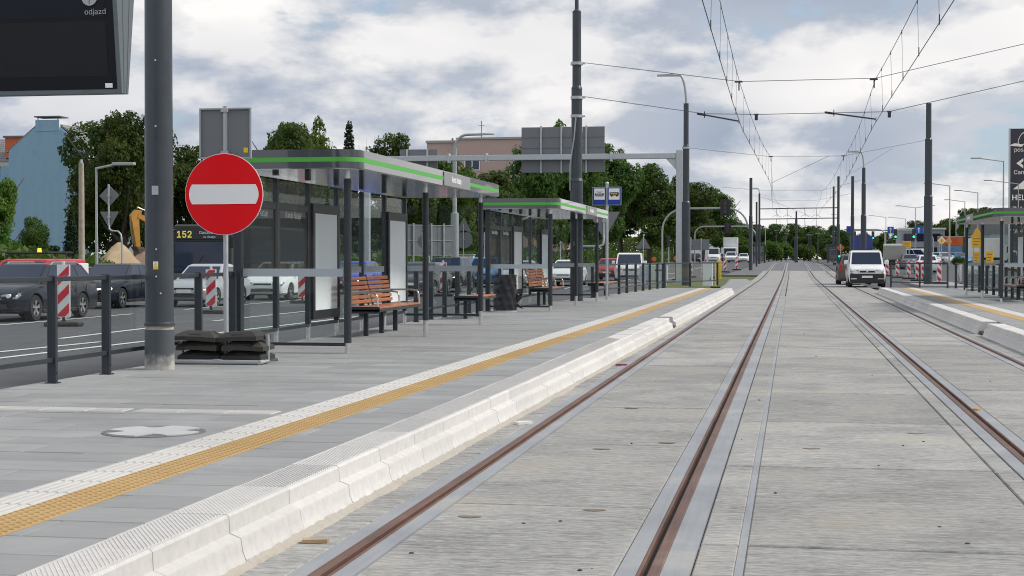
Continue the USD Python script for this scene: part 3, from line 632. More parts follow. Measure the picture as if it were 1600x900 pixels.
# thick pole in the left foreground
t = thing('overhead_line_pole', 'thick dark pole with scraped pale foot, nearest on the left platform', 'pole', (-6.70, 16.3, PZ))
obj('shaft', MB().cyl((0, 0, .5), (0, 0, 9.2), .152, .135, 40), M_pole, t, smooth=40)
obj('collar', MB().cyl((0, 0, .47), (0, 0, .50), .165, .165, 40).cyl((0, 0, .495), (0, 0, .515), .158, .152, 40), M_pole, t, smooth=40)
obj('gap_ring', MB().cyl((0, 0, .43), (0, 0, .47), .15, .15, 40), plain('pale_band', (.42, .38, .30), .7, var=.3, scale=18), t, smooth=40)
M_foot = usdkit.material(stage, L + 'scraped_foot', {
    'g': ('geometry', {}), 's': ('separate_xyz', {}), 'n': ('noise_texture', {'scale': 9.0, 'detail': 7.0, 'roughness': 0.65}),
    'a': ('math', {'math_type': 'multiply_add', 'value2': -3.2, 'value3': 1.62}), 'b': ('math', {'math_type': 'add', 'use_clamp': True}), 'c': ('math', {'math_type': 'subtract', 'value2': 0.5}),
    'mr': ('map_range', {'from_min': 0.30, 'from_max': 0.75, 'to_min': 0, 'to_max': 1, 'clamp': True}),
    'm': ('mix', {'color1': (0.07, 0.08, 0.09)}), 'r': ('rgb_ramp', {'ramp': [(0.3, (0.27, .26, .235)), (0.7, (.46, .45, .42))]}), 'p': ('principled_bsdf', {'roughness': 0.75})},
    [('g.position', 's.vector'), ('g.position', 'n.vector'), ('s.z', 'a.value1'), ('n.fac', 'c.value1'), ('a.value', 'b.value1'), ('c.value', 'b.value2'), ('b.value', 'mr.value'), ('mr.result', 'm.fac'),
     ('n.fac', 'r.fac'), ('r.color', 'm.color2'), ('m.color', 'p.base_color')], surface='p.BSDF')
obj('foot', MB().cyl((0, 0, 0), (0, 0, .43), .16, .157, 40), M_foot, t, smooth=40)
def on_pole(m, ang, z, w, h, r=.1525, d=.002):
    """A small curved sticker on the pole's shaft."""
    n = 5; v, f = [], []
    for i in range(n):
        a = ang + (i / (n - 1) - .5) * w / r
        for zz in (z - h / 2, z + h / 2): v.append(((r + d) * math.cos(a), (r + d) * math.sin(a), zz))
        if i: k = 2 * i; f.append((k - 2, k, k + 1, k - 1))
    return m.add(v, f)
A0 = math.radians(-68) - .55
y_ = obj('warning_sticker', on_pole(MB(), A0 + .30, 1.12, .055, .085), M_yellow, t)
obj('sticker_top', on_pole(MB(), A0 + .30, 1.135, .053, .05, d=.003), M_white, y_)
q = on_pole(MB(), A0 + .30, 1.138, .04, .035, d=.004); q.v[0][1::2, :2] = q.v[0][1::2, :2].mean(0); obj('warning_triangle', q, M_yellow, y_)
obj('plate', on_pole(MB(), A0 + .28, 1.92, .07, .095), M_galv, t)
for z in (.82, 1.0, 1.29, 2.6, 3.3): obj('bolt', MB().ball((.153 * math.cos(A0 + .33 + .3 * (z == .82)), .153 * math.sin(A0 + .33 + .3 * (z == .82)), z), .011, 1), M_galv, t)

# no-entry sign on its rubber-weighted stand
t = thing('no_entry_sign', 'round red no-entry sign with white bar on a grey post', 'traffic sign', (-6.37, 17.45, PZ))
obj('post', MB().cyl((0, 0, .03), (0, 0, 2.93), .028, n=16), M_galv, t, smooth=40)
d = obj('disc', MB().cyl((0, -.062, 1.925), (0, -.05, 1.925), .458, n=72), M_red, t)
obj('white_rim', MB().cyl((0, -.0485, 1.925), (0, -.056, 1.925), .465, n=72), M_white, d)
bar = [(-.385, -.115), (.385, -.115)] ; poly = []
for sx in (1, -1):
    for k in range(9): q = (k / 8 - .5) * 2 * sx; poly.append((sx * (.415 - .012 * q * q * 3 + .0), q * .112))
obj('white_bar', MB().prism(poly, -.0655, -.0625, 'y').move((0, 0, 1.925)), M_white, d)
bp = obj('back_plate', MB().box(-.30, .31, -.004, .0, 2.335, 2.905), M_signback, t, label='grey back of a square sign above the red disc')
obj('plate_edge', MB().box(-.305, -.285, -.028, .0, 2.33, 2.91, .003).box(.295, .315, -.028, .0, 2.33, 2.91, .003).box(-.284, .294, -.028, .0, 2.89, 2.91, .003).box(-.284, .294, -.028, .0, 2.33, 2.35, .003), M_galv2, bp)
obj('clamp', MB().box(-.045, .045, -.04, .035, 2.86, 2.9, .004).box(-.045, .045, -.04, .035, 2.38, 2.42, .004), M_galv, bp)
obj('label_sticker', MB().box(.22, .27, -.0065, -.0045, 2.40, 2.455), M_yellow, bp)
st = thing('sign_stand', 'grey tubular steel stand frame holding rubber slabs under the no-entry sign', 'sign stand', (-6.37, 17.45, PZ))
obj('frame', MB().tube([(-.52, -.02, .25), (-.52, -.02, .03), (-.51, -.30, .03)], .022, 8).tube([(-.52, -.34, .03), (.50, -.30, .03)], .026, 10).tube([(.50, -.02, .33), (.50, -.02, .03), (.505, -.33, .03)], .026, 8).tube([(-.52, .34, .03), (.50, .38, .03)], .026, 10).box(-.05, .05, -.34, .38, .02, .06, .006), M_galv2, st, smooth=40)
def weight(label, x, y, z, rz, mat, tilt=0.0):
    a, b, h = .245, .21, .105
    v = [(-a, -b, 0), (a, -b, 0), (a, b, 0), (-a, b, 0), (-a, -b, h * .45), (a, -b, h * .45), (a, b, h * .45), (-a, b, h * .45), (-a * .62, -b * .6, h), (a * .62, -b * .6, h), (a * .62, b * .6, h), (-a * .62, b * .6, h)]
    v = np.array([(p * math.cos(tilt) - r * math.sin(tilt), q, p * math.sin(tilt) + r * math.cos(tilt)) for p, q, r in v])
    hull = m3.Manifold.hull_points(v.tolist()).refine_to_length(.04).to_mesh(); w = np.array(hull.vert_properties[:, :3]); w += (meshkit.noise(w * 9)[:, None] - .5) * .012
    o = thing('rubber_weight', label, 'sign weight', (x, y, z), rz)
    obj('block', (w, hull.tri_verts), mat, o)
    hz = h * .5; obj('hand_slot', MB().box(-.07, .07, -b * .86, -b * .70, hz * 1.25, hz * 1.3 + .006), M_black, o)
weight('black rubber sign weight at the bottom of the left pile', -6.62, 17.42, PZ + .045, 3, M_darkrubber)
weight('brown grey rubber sign weight in the middle of the left pile', -6.625, 17.40, PZ + .155, -2, M_rubber)
weight('grey rubber sign weight with hand slot topping the left pile', -6.66, 17.37, PZ + .262, 4, M_rubber, -.03)
weight('dark rubber sign weight at the bottom of the right pile', -6.10, 17.42, PZ + .045, -3, M_darkrubber)
weight('brown rubber sign weight in the middle of the right pile', -6.09, 17.40, PZ + .155, 2, M_rubber)
weight('black rubber sign weight peaked on top of the right pile', -6.14, 17.40, PZ + .262, -4, M_darkrubber, .05)

# departures display, top left
t = thing('departures_display', 'big dark electronic departures board hanging at the top left corner', 'display board', (-6.1, 11.5, PZ))
zb, ztp, xr, xl2 = 2.455, 3.62, 1.07, -1.25
yf0, yf1, yb0, yb1 = .02, -.13, .14, .32
prof = [(yf0, zb), (yb0, zb), (yb1, ztp), (yf1, ztp)]
obj('housing', MB().prism(prof, xl2, xr, 'x'), plain('display_housing', (.125, .15, .165), .4, metal=.35, var=.06), t)
g = MB()
for k in (.33, .72): 
    a = lambda z: (lambda u: (yf0 + (yf1 - yf0) * u) * (1 - k) + (yb0 + (yb1 - yb0) * u) * k)((z - zb) / (ztp - zb))
    g.add([(xr + .001, a(zb) - .003, zb), (xr + .0015, a(zb) + .003, zb), (xr + .0015, a(ztp) + .003, ztp), (xr + .001, a(ztp) - .003, ztp)], [(0, 1, 2), (0, 2, 3)])
obj('side_joint', g, M_black, t)
obj('side_fitting', MB().box(xr, xr + .03, .02, .07, 3.30, 3.42, .006), M_galv2, t)
def face(x0, x1, z0, z1, d):
    F_ = lambda z: yf0 + (yf1 - yf0) * (z - zb) / (ztp - zb)
    return MB().quad((x0, F_(z0) - d, z0), (x1, F_(z0) - d, z0), (x1, F_(z1) - d, z1), (x0, F_(z1) - d, z1))
sc_ = obj('front_frame', face(xl2 + .02, xr - .035, zb + .03, ztp - .02, .002), plain('display_bezel', (.006, .007, .010), .35, spec=.25), t)
obj('screen', face(xl2 + .08, xr - .10, zb + .13, 2.995, .004), plain('display_screen', (.014, .014, .017), .3, spec=.25), sc_)
obj('header_screen', face(xl2 + .08, xr - .10, 3.025, 3.55, .004), plain('display_header', (.008, .010, .016), .3, spec=.25), sc_)
F_ = lambda z: yf0 + (yf1 - yf0) * (z - zb) / (ztp - zb)
sl = np.array([0, (yf1 - yf0), (ztp - zb)]); sl /= np.linalg.norm(sl)
tm = MB(); sign_text(tm, 'odjazd', .040, (xr - .175, F_(3.045) - .006, 3.045), (1, 0, 0), sl); obj('lettering', tm, M_dimwhite, sc_)
tm = MB().cyl((xr - .215, F_(3.17) - .010, 3.17), (xr - .215, F_(3.17) - .006, 3.17), .062, n=32); ck = obj('clock_symbol', tm, M_dimwhite, sc_)
obj('clock_hand', MB().box(xr - .218, xr - .212, F_(3.13) - .016, F_(3.13) - .0115, 3.12, 3.18), M_blue, ck)
obj('maker_plate', face(xr - .13, xr - .07, zb + .04, zb + .075, .005), M_white, sc_)
obj('support_post', MB().cyl((-.62, .17, 0), (-.62, .17, zb), .07, n=20), M_pole, t, smooth=40)

# tram and bus stop sign
t = thing('stop_sign', 'pair of blue stop signs showing a tram and a bus on one grey post', 'traffic sign', (-5.29, 46.3, PZ))
obj('post', MB().cyl((0, 0, 0), (0, 0, 3.36), .04, n=14), M_galv, t, smooth=40)
obj('post_cap', MB().ball((0, 0, 3.37), .055, 1), M_galv, t)
for nm, xc in (('tram', -.215), ('bus', .215)):
    p = obj('sign_panel', MB().box(xc - .205, xc + .205, -.065, -.05, 2.74, 3.27, .004), M_galv2, t, label=f'blue panel with white field and {nm} symbol')
    obj('blue_face', MB().box(xc - .19, xc + .19, -.070, -.066, 2.755, 3.255), M_blue, p)
    obj('white_field', MB().box(xc - .155, xc + .155, -.074, -.071, 2.90, 3.225), M_white, p)
    s_ = MB()
    if nm == 'tram':
        s_.prism([(-.12, 0), (.12, 0), (.135, .035), (.11, .075), (-.11, .075), (-.135, .035)], -.078, -.075, 'y').box(-.05, .05, -.078, -.075, .085, .092).box(-.1, .1, -.078, -.075, .105, .112).box(-.12, .12, -.078, -.075, -.02, -.012)
    else:
        s_.prism([(-.13, .0), (.13, 0), (.14, .06), (.12, .095), (-.13, .095)], -.078, -.075, 'y').cyl((-.07, -.078, -.005), (-.07, -.075, -.005), .028, n=14).cyl((.08, -.078, -.005), (.08, -.075, -.005), .028, n=14)
    obj('symbol', s_.move((xc, 0, 3.02)), M_black, p)
    w_ = MB()
    for j in range(4): w_.box(xc - .1 + j * .05, xc - .062 + j * .05, -.0815, -.079, 3.055, 3.085)
    obj('symbol_window', w_, M_white if nm == 'tram' else M_yellow, p)
def S(x0, y0, name, label, post_h, plates, r=.035, zb_=0.0, bend=None, mat=None, cat='traffic sign', depth=.03, post=True):
    """A roadside sign seen from the back: post and plates (outline in x, z)."""
    t = thing(name, label, cat, (x0, y0, zb_))
    if post:
        if bend: obj('post', MB().tube(bend, r, 10), M_galv, t, smooth=50)
        else: obj('post', MB().cyl((0, 0, 0), (0, 0, post_h), r, n=12), M_galv, t, smooth=40)
    for pl in plates:
        p = obj('sign_plate', MB().prism(pl, .045, .045 + depth, 'y'), mat or M_signback, t)
        zc = sum(q[1] for q in pl) / len(pl)
        obj('bracket', MB().box(-r - .03, r + .03, -r - .01, .046, zc - .04, zc + .04, .003), M_galv2, p)
    return t
def circ(r, z, n=28): return [(r * math.cos(a), z + r * math.sin(a)) for a in np.arange(n) * 2 * math.pi / n]
def rect(w, z0, z1, xc=0.0): return [(xc - w / 2, z0), (xc + w / 2, z0), (xc + w / 2, z1), (xc - w / 2, z1)]
def tri(w, z, up=True): h = w * .87; return [(-w / 2, z), (w / 2, z), (0, z + h)] if up else [(-w / 2, z + h), (0, z), (w / 2, z + h)]
def diam(s, z): return [(0, z - s), (s, z), (0, z + s), (-s, z)]
S(-6.1, 52.5, 'yield_sign', 'grey back of a triangular sign behind the blue stop signs', 3.3, [tri(1.05, 2.02, False)], bend=[(-.9, 0, 0), (-.9, 0, 1.55), (-.85, 0, 1.72), (-.7, 0, 1.8), (-.15, 0, 1.8), (-.02, 0, 1.86), (0, 0, 2.0), (0, 0, 3.0)], zb_=PZ - .2)
# ================================================================= poles, lamps, gantries, overhead line
def pole(label, x, y, z, segs, cat='pole', name='overhead_line_pole', mat=None, group=None):
    t = thing(name, label, cat, (x, y, z), group=group)
    z0 = 0
    for i, (h, r) in enumerate(segs):
        obj(['foot', 'shaft', 'upper_shaft', 'top_tube'][i], MB().cyl((0, 0, z0), (0, 0, h), r, r * .98, 20), mat or M_pole, t, smooth=40)
        if i: obj('collar', MB().cyl((0, 0, z0 - .03), (0, 0, z0 + .06), segs[i - 1][1] * 1.03, r, 20), mat or M_pole, t, smooth=40)
        z0 = h
    return t
p9 = pole('tall stepped tram line pole rising behind the second shelter to the top edge', -5.98, 44.8, PZ, [(3.4, .185), (6.0, .155), (8.15, .125), (9.6, .055)])
for z in (5.2, 5.72, 6.68): obj('clamp', MB().cyl((0, 0, z - .04), (0, 0, z + .04), .175, n=16).box(.1, .24, -.03, .03, z - .02, z + .02), M_galv, p9)
obj('number_plate', MB().box(-.06, .06, -.192, -.187, 1.55, 1.68), M_galv, p9)
obj('guy_strut', MB().tube([(-.17, -.1, 3.1), (-.17, -.12, 3.8), (-.05, -.15, 4.6), (0, -.17, 5.2)], .022, 6), M_galv2, p9)
p10 = pole('stepped tram line pole with curved street lamp arm beside the light grey gantry leg', -5.4, 83.2, .05, [(4.3, .22), (7.2, .17), (9.4, .135)], cat='lamp pole')
def lamp_arm(t, z0, reach, rise, r=.06, head=.8, d=-1, mat=None):
    pts = [(0, 0, z0 - .1)] + [(d * reach * .45 * (1 - math.cos(a)), 0, z0 + rise * math.sin(a)) for a in np.linspace(0, math.pi / 2, 8)] + [(d * reach, 0, z0 + rise + .02)]
    a = obj('lamp_arm', MB().tube(pts, r, 10), mat or M_galv2, t, smooth=50)
    x0 = d * reach; x1 = d * (reach + head)
    obj('lamp_head', MB().prism([(x0 - d * .1, z0 + rise - .04), (x1, z0 + rise - .02), (x1, z0 + rise + .05), (x0 - d * .1, z0 + rise + .09)][::(1 if d < 0 else 1)], -.13, .13, 'y'), mat or M_galv2, a)
lamp_arm(p10, 9.3, .75, 1.55, head=.75)
for z in (7.1, 3.3): obj('clamp', MB().cyl((0, 0, z - .05), (0, 0, z + .05), .21, n=16), M_galv, p10)
obj('side_lamp', MB().tube([(.1, 0, 5.3), (.9, 0, 5.35)], .025, 6), M_galv2, p10)
p11 = pole('thick reddish grey tram line pole rising from the right roadside', 6.95, 85.3, .1, [(4.55, .22), (7.5, .185), (9.35, .14)])
p12 = pole('dark tram line pole left of the tracks where the light grey arch ends', -3.75, 150, .35, [(5, .17), (8.55, .14)])
p13 = pole('dark pole right of the tracks carrying the right end of the portal beams', 5.75, 205, .75, [(5, .2), (11.0, .165)])
p14 = pole('tram line pole standing between the dark gate pole and the nearest lamp pole', 5.55, 152, .38, [(5, .165), (8.7, .14)])
p15 = pole('tram line pole with lamp arm behind the white van', 5.35, 124, .1, [(4.6, .21), (7, .165), (8.2, .13)], cat='lamp pole')
lamp_arm(p15, 8.1, .55, 1.3, head=.65)
p16 = pole('slim dark lamp pole left of the tracks carrying the left end of the portal beams', -4.05, 205, .75, [(5, .15), (8.9, .12)], cat='lamp pole')
lamp_arm(p16, 8.8, .45, .75, head=.7)
p17 = pole('teal grey tram line pole in the middle between the far tracks', .7, 260, .8, [(4, .28), (7, .2), (8.2, .13)])
p18 = pole('dark far pole just left of the right gate pole', 6.6, 262, .8, [(5, .2), (12.2, .16)])
p19 = pole('thin grey pole directly behind the pole at the arch end', -3.75, 175, .55, [(7, .1)])
g = thing('portal_beam', 'pair of horizontal lattice beams spanning both tracks between two dark poles', 'portal', (0, 205, 0))
for z in (7.72, 6.42):
    b = obj('beam', MB().cyl((-3.95, 0, z), (5.65, 0, z + .1), .06, n=8), M_pole, g)
    m = MB()
    for x in (-1.9, -.6, 1.6, 3.0): m.cyl((x, 0, z + .05), (x + .05, 0, z - 1.0), .03, n=6).tube([(x - .5, 0, z - 1.0), (x, 0, z - .75), (x + .6, 0, z - 1.05)], .022, 6)
    obj('hanger', m, M_pole, b)

# light grey sign gantry over the left carriageway
t = thing('sign_gantry', 'light grey square-tube gantry spanning the left carriageway, its leg beside the platform end', 'gantry', (-6.2, 90, .05))
obj('leg', MB().box(-.19, .19, -.19, .19, 0, 7.45, .02), M_galv, t)
obj('beam', MB().box(-17.9, -.2, -.16, .16, 6.98, 7.29, .02), M_galv, t)
obj('corner_brace', MB().prism([(-.75, 6.97), (-.2, 6.35), (-.2, 6.97)], -.1, .1, 'y'), M_galv, t)
obj('foot_plate', MB().box(-.35, .35, -.35, .35, 0, .05), M_galv, t)
for x in (-3.85, -13.2, -11.0): obj('flange', MB().box(x - .05, x + .05, -.24, .24, 6.86, 7.40, .01), M_galv, t)
obj('far_leg', MB().box(-18.3, -17.9, -.19, .19, -.2, 7.45, .02), M_galv, t)
def board(label, xs, z0, z1, rows, posts, y=90.35):
    t = thing('direction_board', label, 'road sign', ((xs[0] + xs[-1]) / 2, y, 0)); xc = (xs[0] + xs[-1]) / 2
    for a, b in zip(xs, xs[1:]): 
        for za, zb2 in zip(rows, rows[1:]): obj('back_panel', MB().box(a - xc + .01, b - xc - .01, -.02, .03, za + .008, zb2 - .008, .006), M_signback, t)
    for x in posts: obj('upright', MB().box(x - xc - .045, x - xc + .045, -.12, -.021, z0, z1 + .04, .006), M_galv, t)
    for z in rows[1:-1]: obj('stiffener', MB().box(xs[0] - xc, xs[-1] - xc, -.05, -.022, z - .02, z + .02), M_signback, t)
    return t
board('large grey back of a direction board on the gantry, behind the tall pole', [-15.25, -14.1, -12.93, -11.75, -10.45], 6.3, 8.95, [6.33, 7.15, 7.75, 8.35, 8.93], [-14.1, -12.93, -11.5])
board('smaller grey back of a lane board on the gantry in front of the pink block', [-22.4, -21.9, -20.7, -20.15], 6.6, 7.72, [6.6, 7.75], [-21.95, -20.75])

# light grey traffic-signal arch
t = thing('signal_arch', 'thin grey signal arch curving down to the pole left of the tracks', 'signal arch', (-11.95, 150, .3))
arc = lambda cx, cz, r, a0, a1: [(cx + r * math.cos(a), 0, cz + r * math.sin(a)) for a in np.linspace(a0, a1, 9)]
obj('tube', MB().tube([(0, 0, 0), (0, 0, 3.6)] + arc(2.1, 3.7, 2.1, math.pi, math.pi / 2) + [(5, 0, 5.8)] + arc(6.1, 4.0, 1.8, math.pi / 2, .15) + [(8.05, 0, 3.9)], .09, 10), M_galv2, t, smooth=50)
def signal_head(label, x, y, z, face=-1, lit=None, mount=None, s=1.0, back=False):
    t = thing('traffic_light', label, 'traffic light', (x, y, z))
    obj('backing', MB().box(-.36 * s, .36 * s, -.02, .02, -.6 * s, .6 * s, .02) if back else MB().box(-.16 * s, .16 * s, -.02, .02, -.5 * s, .5 * s, .02), M_black, t)
    h = obj('housing', MB().box(-.15 * s, .15 * s, -.20, -.021, -.48 * s, .48 * s, .02), M_black, t)
    for k, zz in enumerate((.30, 0, -.30)):
        mat = M_siggreen if (lit and k == 2) else M_sigoff
        obj('lens', MB().cyl((0, -.215, zz * s), (0, -.201, zz * s), .12 * s, n=14), mat, h)
    if mount: obj('mounting_post', MB().cyl((mount[0] - x, .1, mount[1] - z), (0, .1, .5 * s), .06, n=8), M_galv2, t)
    return t
M_siggreen = plain('signal_green', (0.05, 0.9, 0.55), .4, emit=1.2)
M_sigoff = plain('signal_off', (.03, .03, .03), .3)
signal_head('black back of a traffic light hanging from the light grey signal arch', -6.1, 149.7, 6.15, s=1.25, back=True)
signal_head('dark pedestrian traffic light on the post beside the arch foot', -11.4, 150.5, 3.05, mount=(-11.4, .3))
t = thing('signal_arch', 'second smaller signal arch further off, left of the far pole', 'signal arch', (-12.5, 210, .8))
obj('tube', MB().tube([(0, 0, 0), (0, 0, 3.4)] + arc(1.2, 3.6, 1.2, math.pi, math.pi / 2) + [(4, 0, 4.8)] + arc(6.4, 3.2, 1.6, math.pi / 2, .1) + [(8.0, 0, 0)], .09, 8), M_galv2, t, smooth=50)
signal_head('small far traffic light hanging under the second arch', -8.2, 209.6, 5.3, s=1.2, back=True)

# ------------------------------------------------ wires
def wire(label, pts, r=.008, cat='overhead wire', name='overhead_wire', sag=0.0, group=None):
    q = []
    for a, b in zip(pts, pts[1:]):
        a, b = np.array(a, float), np.array(b, float)
        for u in np.linspace(0, 1, 7)[:-1]: q.append(a * (1 - u) + b * u - np.array([0, 0, sag * 4 * u * (1 - u)]))
    q.append(np.array(pts[-1], float)); o = np.array(q[0])
    t = thing(name, label, cat, o, group=group); obj('cable', MB().tube(np.array(q) - o, r, 5), M_wire, t)
    return t, o
XL, XR = -1.36, 2.35
def catenary(xc, side, name):
    n = 'left' if xc < 0 else 'right'
    st = [(22, -.02), (45, .06), (83, -.05), (124, .05), (152, 0), (205, 0)]
    X = lambda y: xc + float(np.interp(y, [10, 45, 83, 124, 152, 205], [.12, -.1, .3, -.1, .1, 0])) * (1 if xc < 0 else .9)
    Zc = lambda y: float(np.interp(y, [10, 45, 83, 124, 152, 205, 260], [5.35, 5.2, 5.25, 5.3, 5.5, 5.9, 6]))
    sup = [(8, 7.0), (45, 6.32), (83, 6.62), (124, 6.6), (152, 6.75), (205, 7.3)]
    ys = list(np.linspace(8, 205, 60))
    def Zm(y):
        for (a, za), (b, zb_) in zip(sup, sup[1:]):
            if a <= y <= b: u = (y - a) / (b - a); return za * (1 - u) + zb_ * u - 4 * u * (1 - u) * (.32 if b - a < 50 else .4)
        return sup[-1][1]
    Xm = lambda y: X(y) + (.02 if xc < 0 else -.03)
    w1, o1 = wire(f'contact wire of the {n}-hand track', [(X(y), y, Zc(y)) for y in np.linspace(8, 205, 26)], .0085)
    w2, o2 = wire(f'carrying cable above the contact wire of the {n}-hand track', [(Xm(y), y, Zm(y)) for y in ys], .0075)
    for y in (18, 22.5, 27, 31, 35, 38.5, 42, 48, 53, 58, 63, 68, 73, 78, 88, 96, 104, 112):
        a = np.array([Xm(y), y, Zm(y)]) - o2; b = np.array([X(y), y, Zc(y)]) - o2
        obj('dropper', MB().cyl(a, b, .0035, n=4).cyl(b - [0, 0, .03], b + [0, 0, .14], .011, n=5).cyl(a - [0, 0, .06], a + [0, 0, .03], .010, n=5), M_wire, w2)
    return X, Zc, Xm, Zm
cl = catenary(XL, -1, 'l'); cr = catenary(XR, 1, 'r')
def span(label, pts, ins=(.18, .86), r=.009):
    w, o = wire(label, pts, r)
    a, b = np.array(pts[0]), np.array(pts[1])
    for u in (.32, .42): obj('insulator', MB().cyl(a + (b - a) * u - o, a + (b - a) * (u + .05) - o, .018, n=6), M_galv2, w)
    a, b = np.array(pts[-2]), np.array(pts[-1])
    obj('insulator', MB().cyl(a + (b - a) * .8 - o, a + (b - a) * .87 - o, .018, n=6), M_galv2, w)
    return w
span('upper span wire from the tall left pole across both tracks', [(-5.85, 44.8, 6.95), (cl[2](45), 45, cl[3](45) + .03), (cr[2](45), 45, cr[3](45) + .05), (7.6, 45.2, 7.55)])
span('lower span wire from the tall left pole across both tracks', [(-5.85, 44.8, 6.0), (-2.4, 45, 5.47), (-.9, 45, 5.43), (2.6, 45, 5.45), (7.6, 45.2, 6.55)])
span('span wire from the lamp pole by the gantry to the thick right pole', [(-5.3, 83.2, 7.15), (cl[2](83), 83, cl[3](83) + .02), (cr[2](83), 83, cr[3](83) + .02), (6.85, 85.2, 7.55)])
span('far span wire between the arch pole and the pole behind the van', [(-3.7, 150, 7.3), (cl[2](152), 151, 6.8), (cr[2](152), 151, 6.85), (5.5, 152, 7.5)])
span('far span wire to the lamp pole behind the white van', [(-5.3, 124, 6.9), (cl[2](124), 124, 6.6), (cr[2](124), 124, 6.6), (5.3, 124, 7.4)])
wire('slanting pull-off wire from the left track toward the right', [(cl[0](83), 83.2, 5.3), (1.9, 84, 6.72)], .009)
wire('slanting pull-off wire from the right track to the thick pole side', [(cr[0](80), 80, 5.45), (5.1, 84.5, 7.1)], .009)
wire('thin slanting wire low over the far tracks', [(-2.2, 150, 6.9), (cr[0](170), 190, 6.3)], .012)
def steady(label, base, tip):
    a, b = np.array(base, float), np.array(tip, float); d = b - a
    t = thing('steady_arm', label, 'steady arm', a)
    obj('arm', MB().cyl(d * .18, d, .022, n=8), M_pole, t); obj('insulator', MB().cyl((0, 0, 0), d * .2, .032, n=8).cyl(d * .18 + [0, 0, -.08], d * .18 + [0, 0, .1], .014, n=6), M_black, t)
    obj('clip', MB().cyl(d + [0, 0, .05], d - [0, 0, .07], .02, n=6), M_galv2, t)
steady('slanting steady arm holding the left contact wire', (-2.62, 45, 5.48), (cl[0](45), 45, cl[1](45) + .05))
steady('slanting steady arm holding the right contact wire', (.88, 45, 5.46), (cr[0](45), 45, cr[1](45) + .05))
for nm, C_ in (('left', cl), ('right', cr)):
    for y in (45, 83):
        x, z = C_[2](y), C_[3](y); t = thing('wire_clamp', f'dark clamp carrying the {nm} track cable on the {"nearer" if y == 45 else "further"} span wire', 'wire clamp', (x, y, z))
        obj('saddle', MB().box(-.14, .08, -.03, .03, .0, .05, .01).cyl((-.02, 0, -.22), (-.02, 0, .04), .02, n=8), M_pole, t)
t = thing('wire_detector', 'small dark sensor hanging on the lower span wire between the tracks', 'sensor', (-.98, 45, 5.43)); obj('bracket', MB().box(-.06, .06, -.02, .02, -.02, .02), M_pole, t); obj('body', MB().cyl((0, 0, -.16), (0, 0, -.02), .045, n=10), M_black, t)
t = thing('wire_detector', 'small dark sensor hanging on the lower span wire right of the right track arm', 'sensor', (2.62, 45, 5.45)); obj('bracket', MB().box(-.06, .06, -.02, .02, -.02, .02), M_pole, t); obj('body', MB().cyl((0, 0, -.16), (0, 0, -.02), .045, n=10), M_black, t)

# ------------------------------------------------ street lamps of the right road and other thin posts
def street_lamp(label, x, y, h, reach, d=-1, z=.4, double=False, base_r=.09, group=None):
    t = thing('street_lamp', label, 'street lamp', (x, y, z))
    obj('post', MB().cyl((0, 0, 0), (0, 0, h), base_r, base_r * .6, 10), M_galv2, t, smooth=40)
    for k in ((d, -d) if double else (d,)):
        a = obj('lamp_arm', MB().tube([(0, 0, h - .05), (k * reach, 0, h + reach * .12)], .05, 6), M_galv2, t)
        obj('lamp_head', MB().box(k * reach, k * (reach + .9), -.13, .13, h + reach * .12 - .02, h + reach * .12 + .09, .02), M_galv2, a)
    return t
street_lamp('tallest street lamp at right, just left of the dark tower sign', 18.3, 146, 9.6, 1.9)
street_lamp('street lamp with straight arm right of the thick right pole', 17.4, 185, 9.2, 1.9)
street_lamp('street lamp above the yellow detour sign', 23.2, 210, 9.4, 2.0)
street_lamp('lower street lamp beside the small round tree', 24.7, 240, 9.3, 2.0)
street_lamp('street lamp whose arm crosses the dark tower sign', 25.2, 188, 9.5, 2.9)
street_lamp('double-armed far street lamp left of the thick right pole', 19.5, 264, 9.2, 2.2, double=True)
street_lamp('far street lamp with one arm left of the double-armed one', 22.5, 330, 9.0, 2.6)
street_lamp('small far street lamp right above the white van', 19.2, 340, 9.6, 2.6)
street_lamp('grey street lamp left of the blue house corner tree', -26.8, 58.9, 5.0, .7, d=1, z=0, base_r=.07)
street_lamp('thin lamp standing behind the second shelter glass', -12.5, 74, 3.4, .3, d=1, z=-.1, base_r=.05)
t = thing('wooden_pole', 'weathered wooden pole beside the lamp before the blue house', 'pole', (-27.0, 58.0, 0))
obj('shaft', MB().cyl((0, 0, 0), (0, 0, 5.1), .13, .10, 14), plain('weathered_wood', (.34, .30, .24), .85, var=.25, scale=6), t, smooth=40); obj('cap', MB().cyl((0, 0, 5.1), (0, 0, 5.25), .07, .05, 10), M_galv2, t)
t = pole('street lamp with stepped shaft and long bent arm before the pink block', -22.5, 106.2, -.1, [(4.6, .28), (9.0, .15)], cat='street lamp', name='street_lamp', mat=M_galv2); lamp_arm(t, 8.9, 1.9, 1.0, d=1, r=.09, head=.8)
for i, (x, y, h) in enumerate([(-7.2, 300, 7.6), (-5.3, 330, 7.0), (-3.6, 380, 7.4), (-1.2, 360, 6.5), (3.6, 350, 6.0), (4.4, 380, 6.4), (5.2, 330, 6.0), (7.6, 300, 9.0)]):
    lb = ['thin far pole nearest the arch pole', 'thin far pole second from the arch pole', 'thin pole before the light green bush', 'thin pole left of the teal centre pole', 'thin pole right of the teal centre pole', 'leaning pair pole right of the centre, left one', 'leaning pair pole right of the centre, right one', 'light far post left of the dark right gate pole'][i]
    t = thing('far_pole', lb, 'pole', (x, y, .8)); obj('shaft', MB().cyl((0, 0, 0), (0, 0, h), .12, .08, 8), M_galv2 if i in (0, 1, 7) else M_pole, t); obj('top_bracket', MB().box(-.5, .5, -.04, .04, h - .3, h - .2), M_galv2, t)
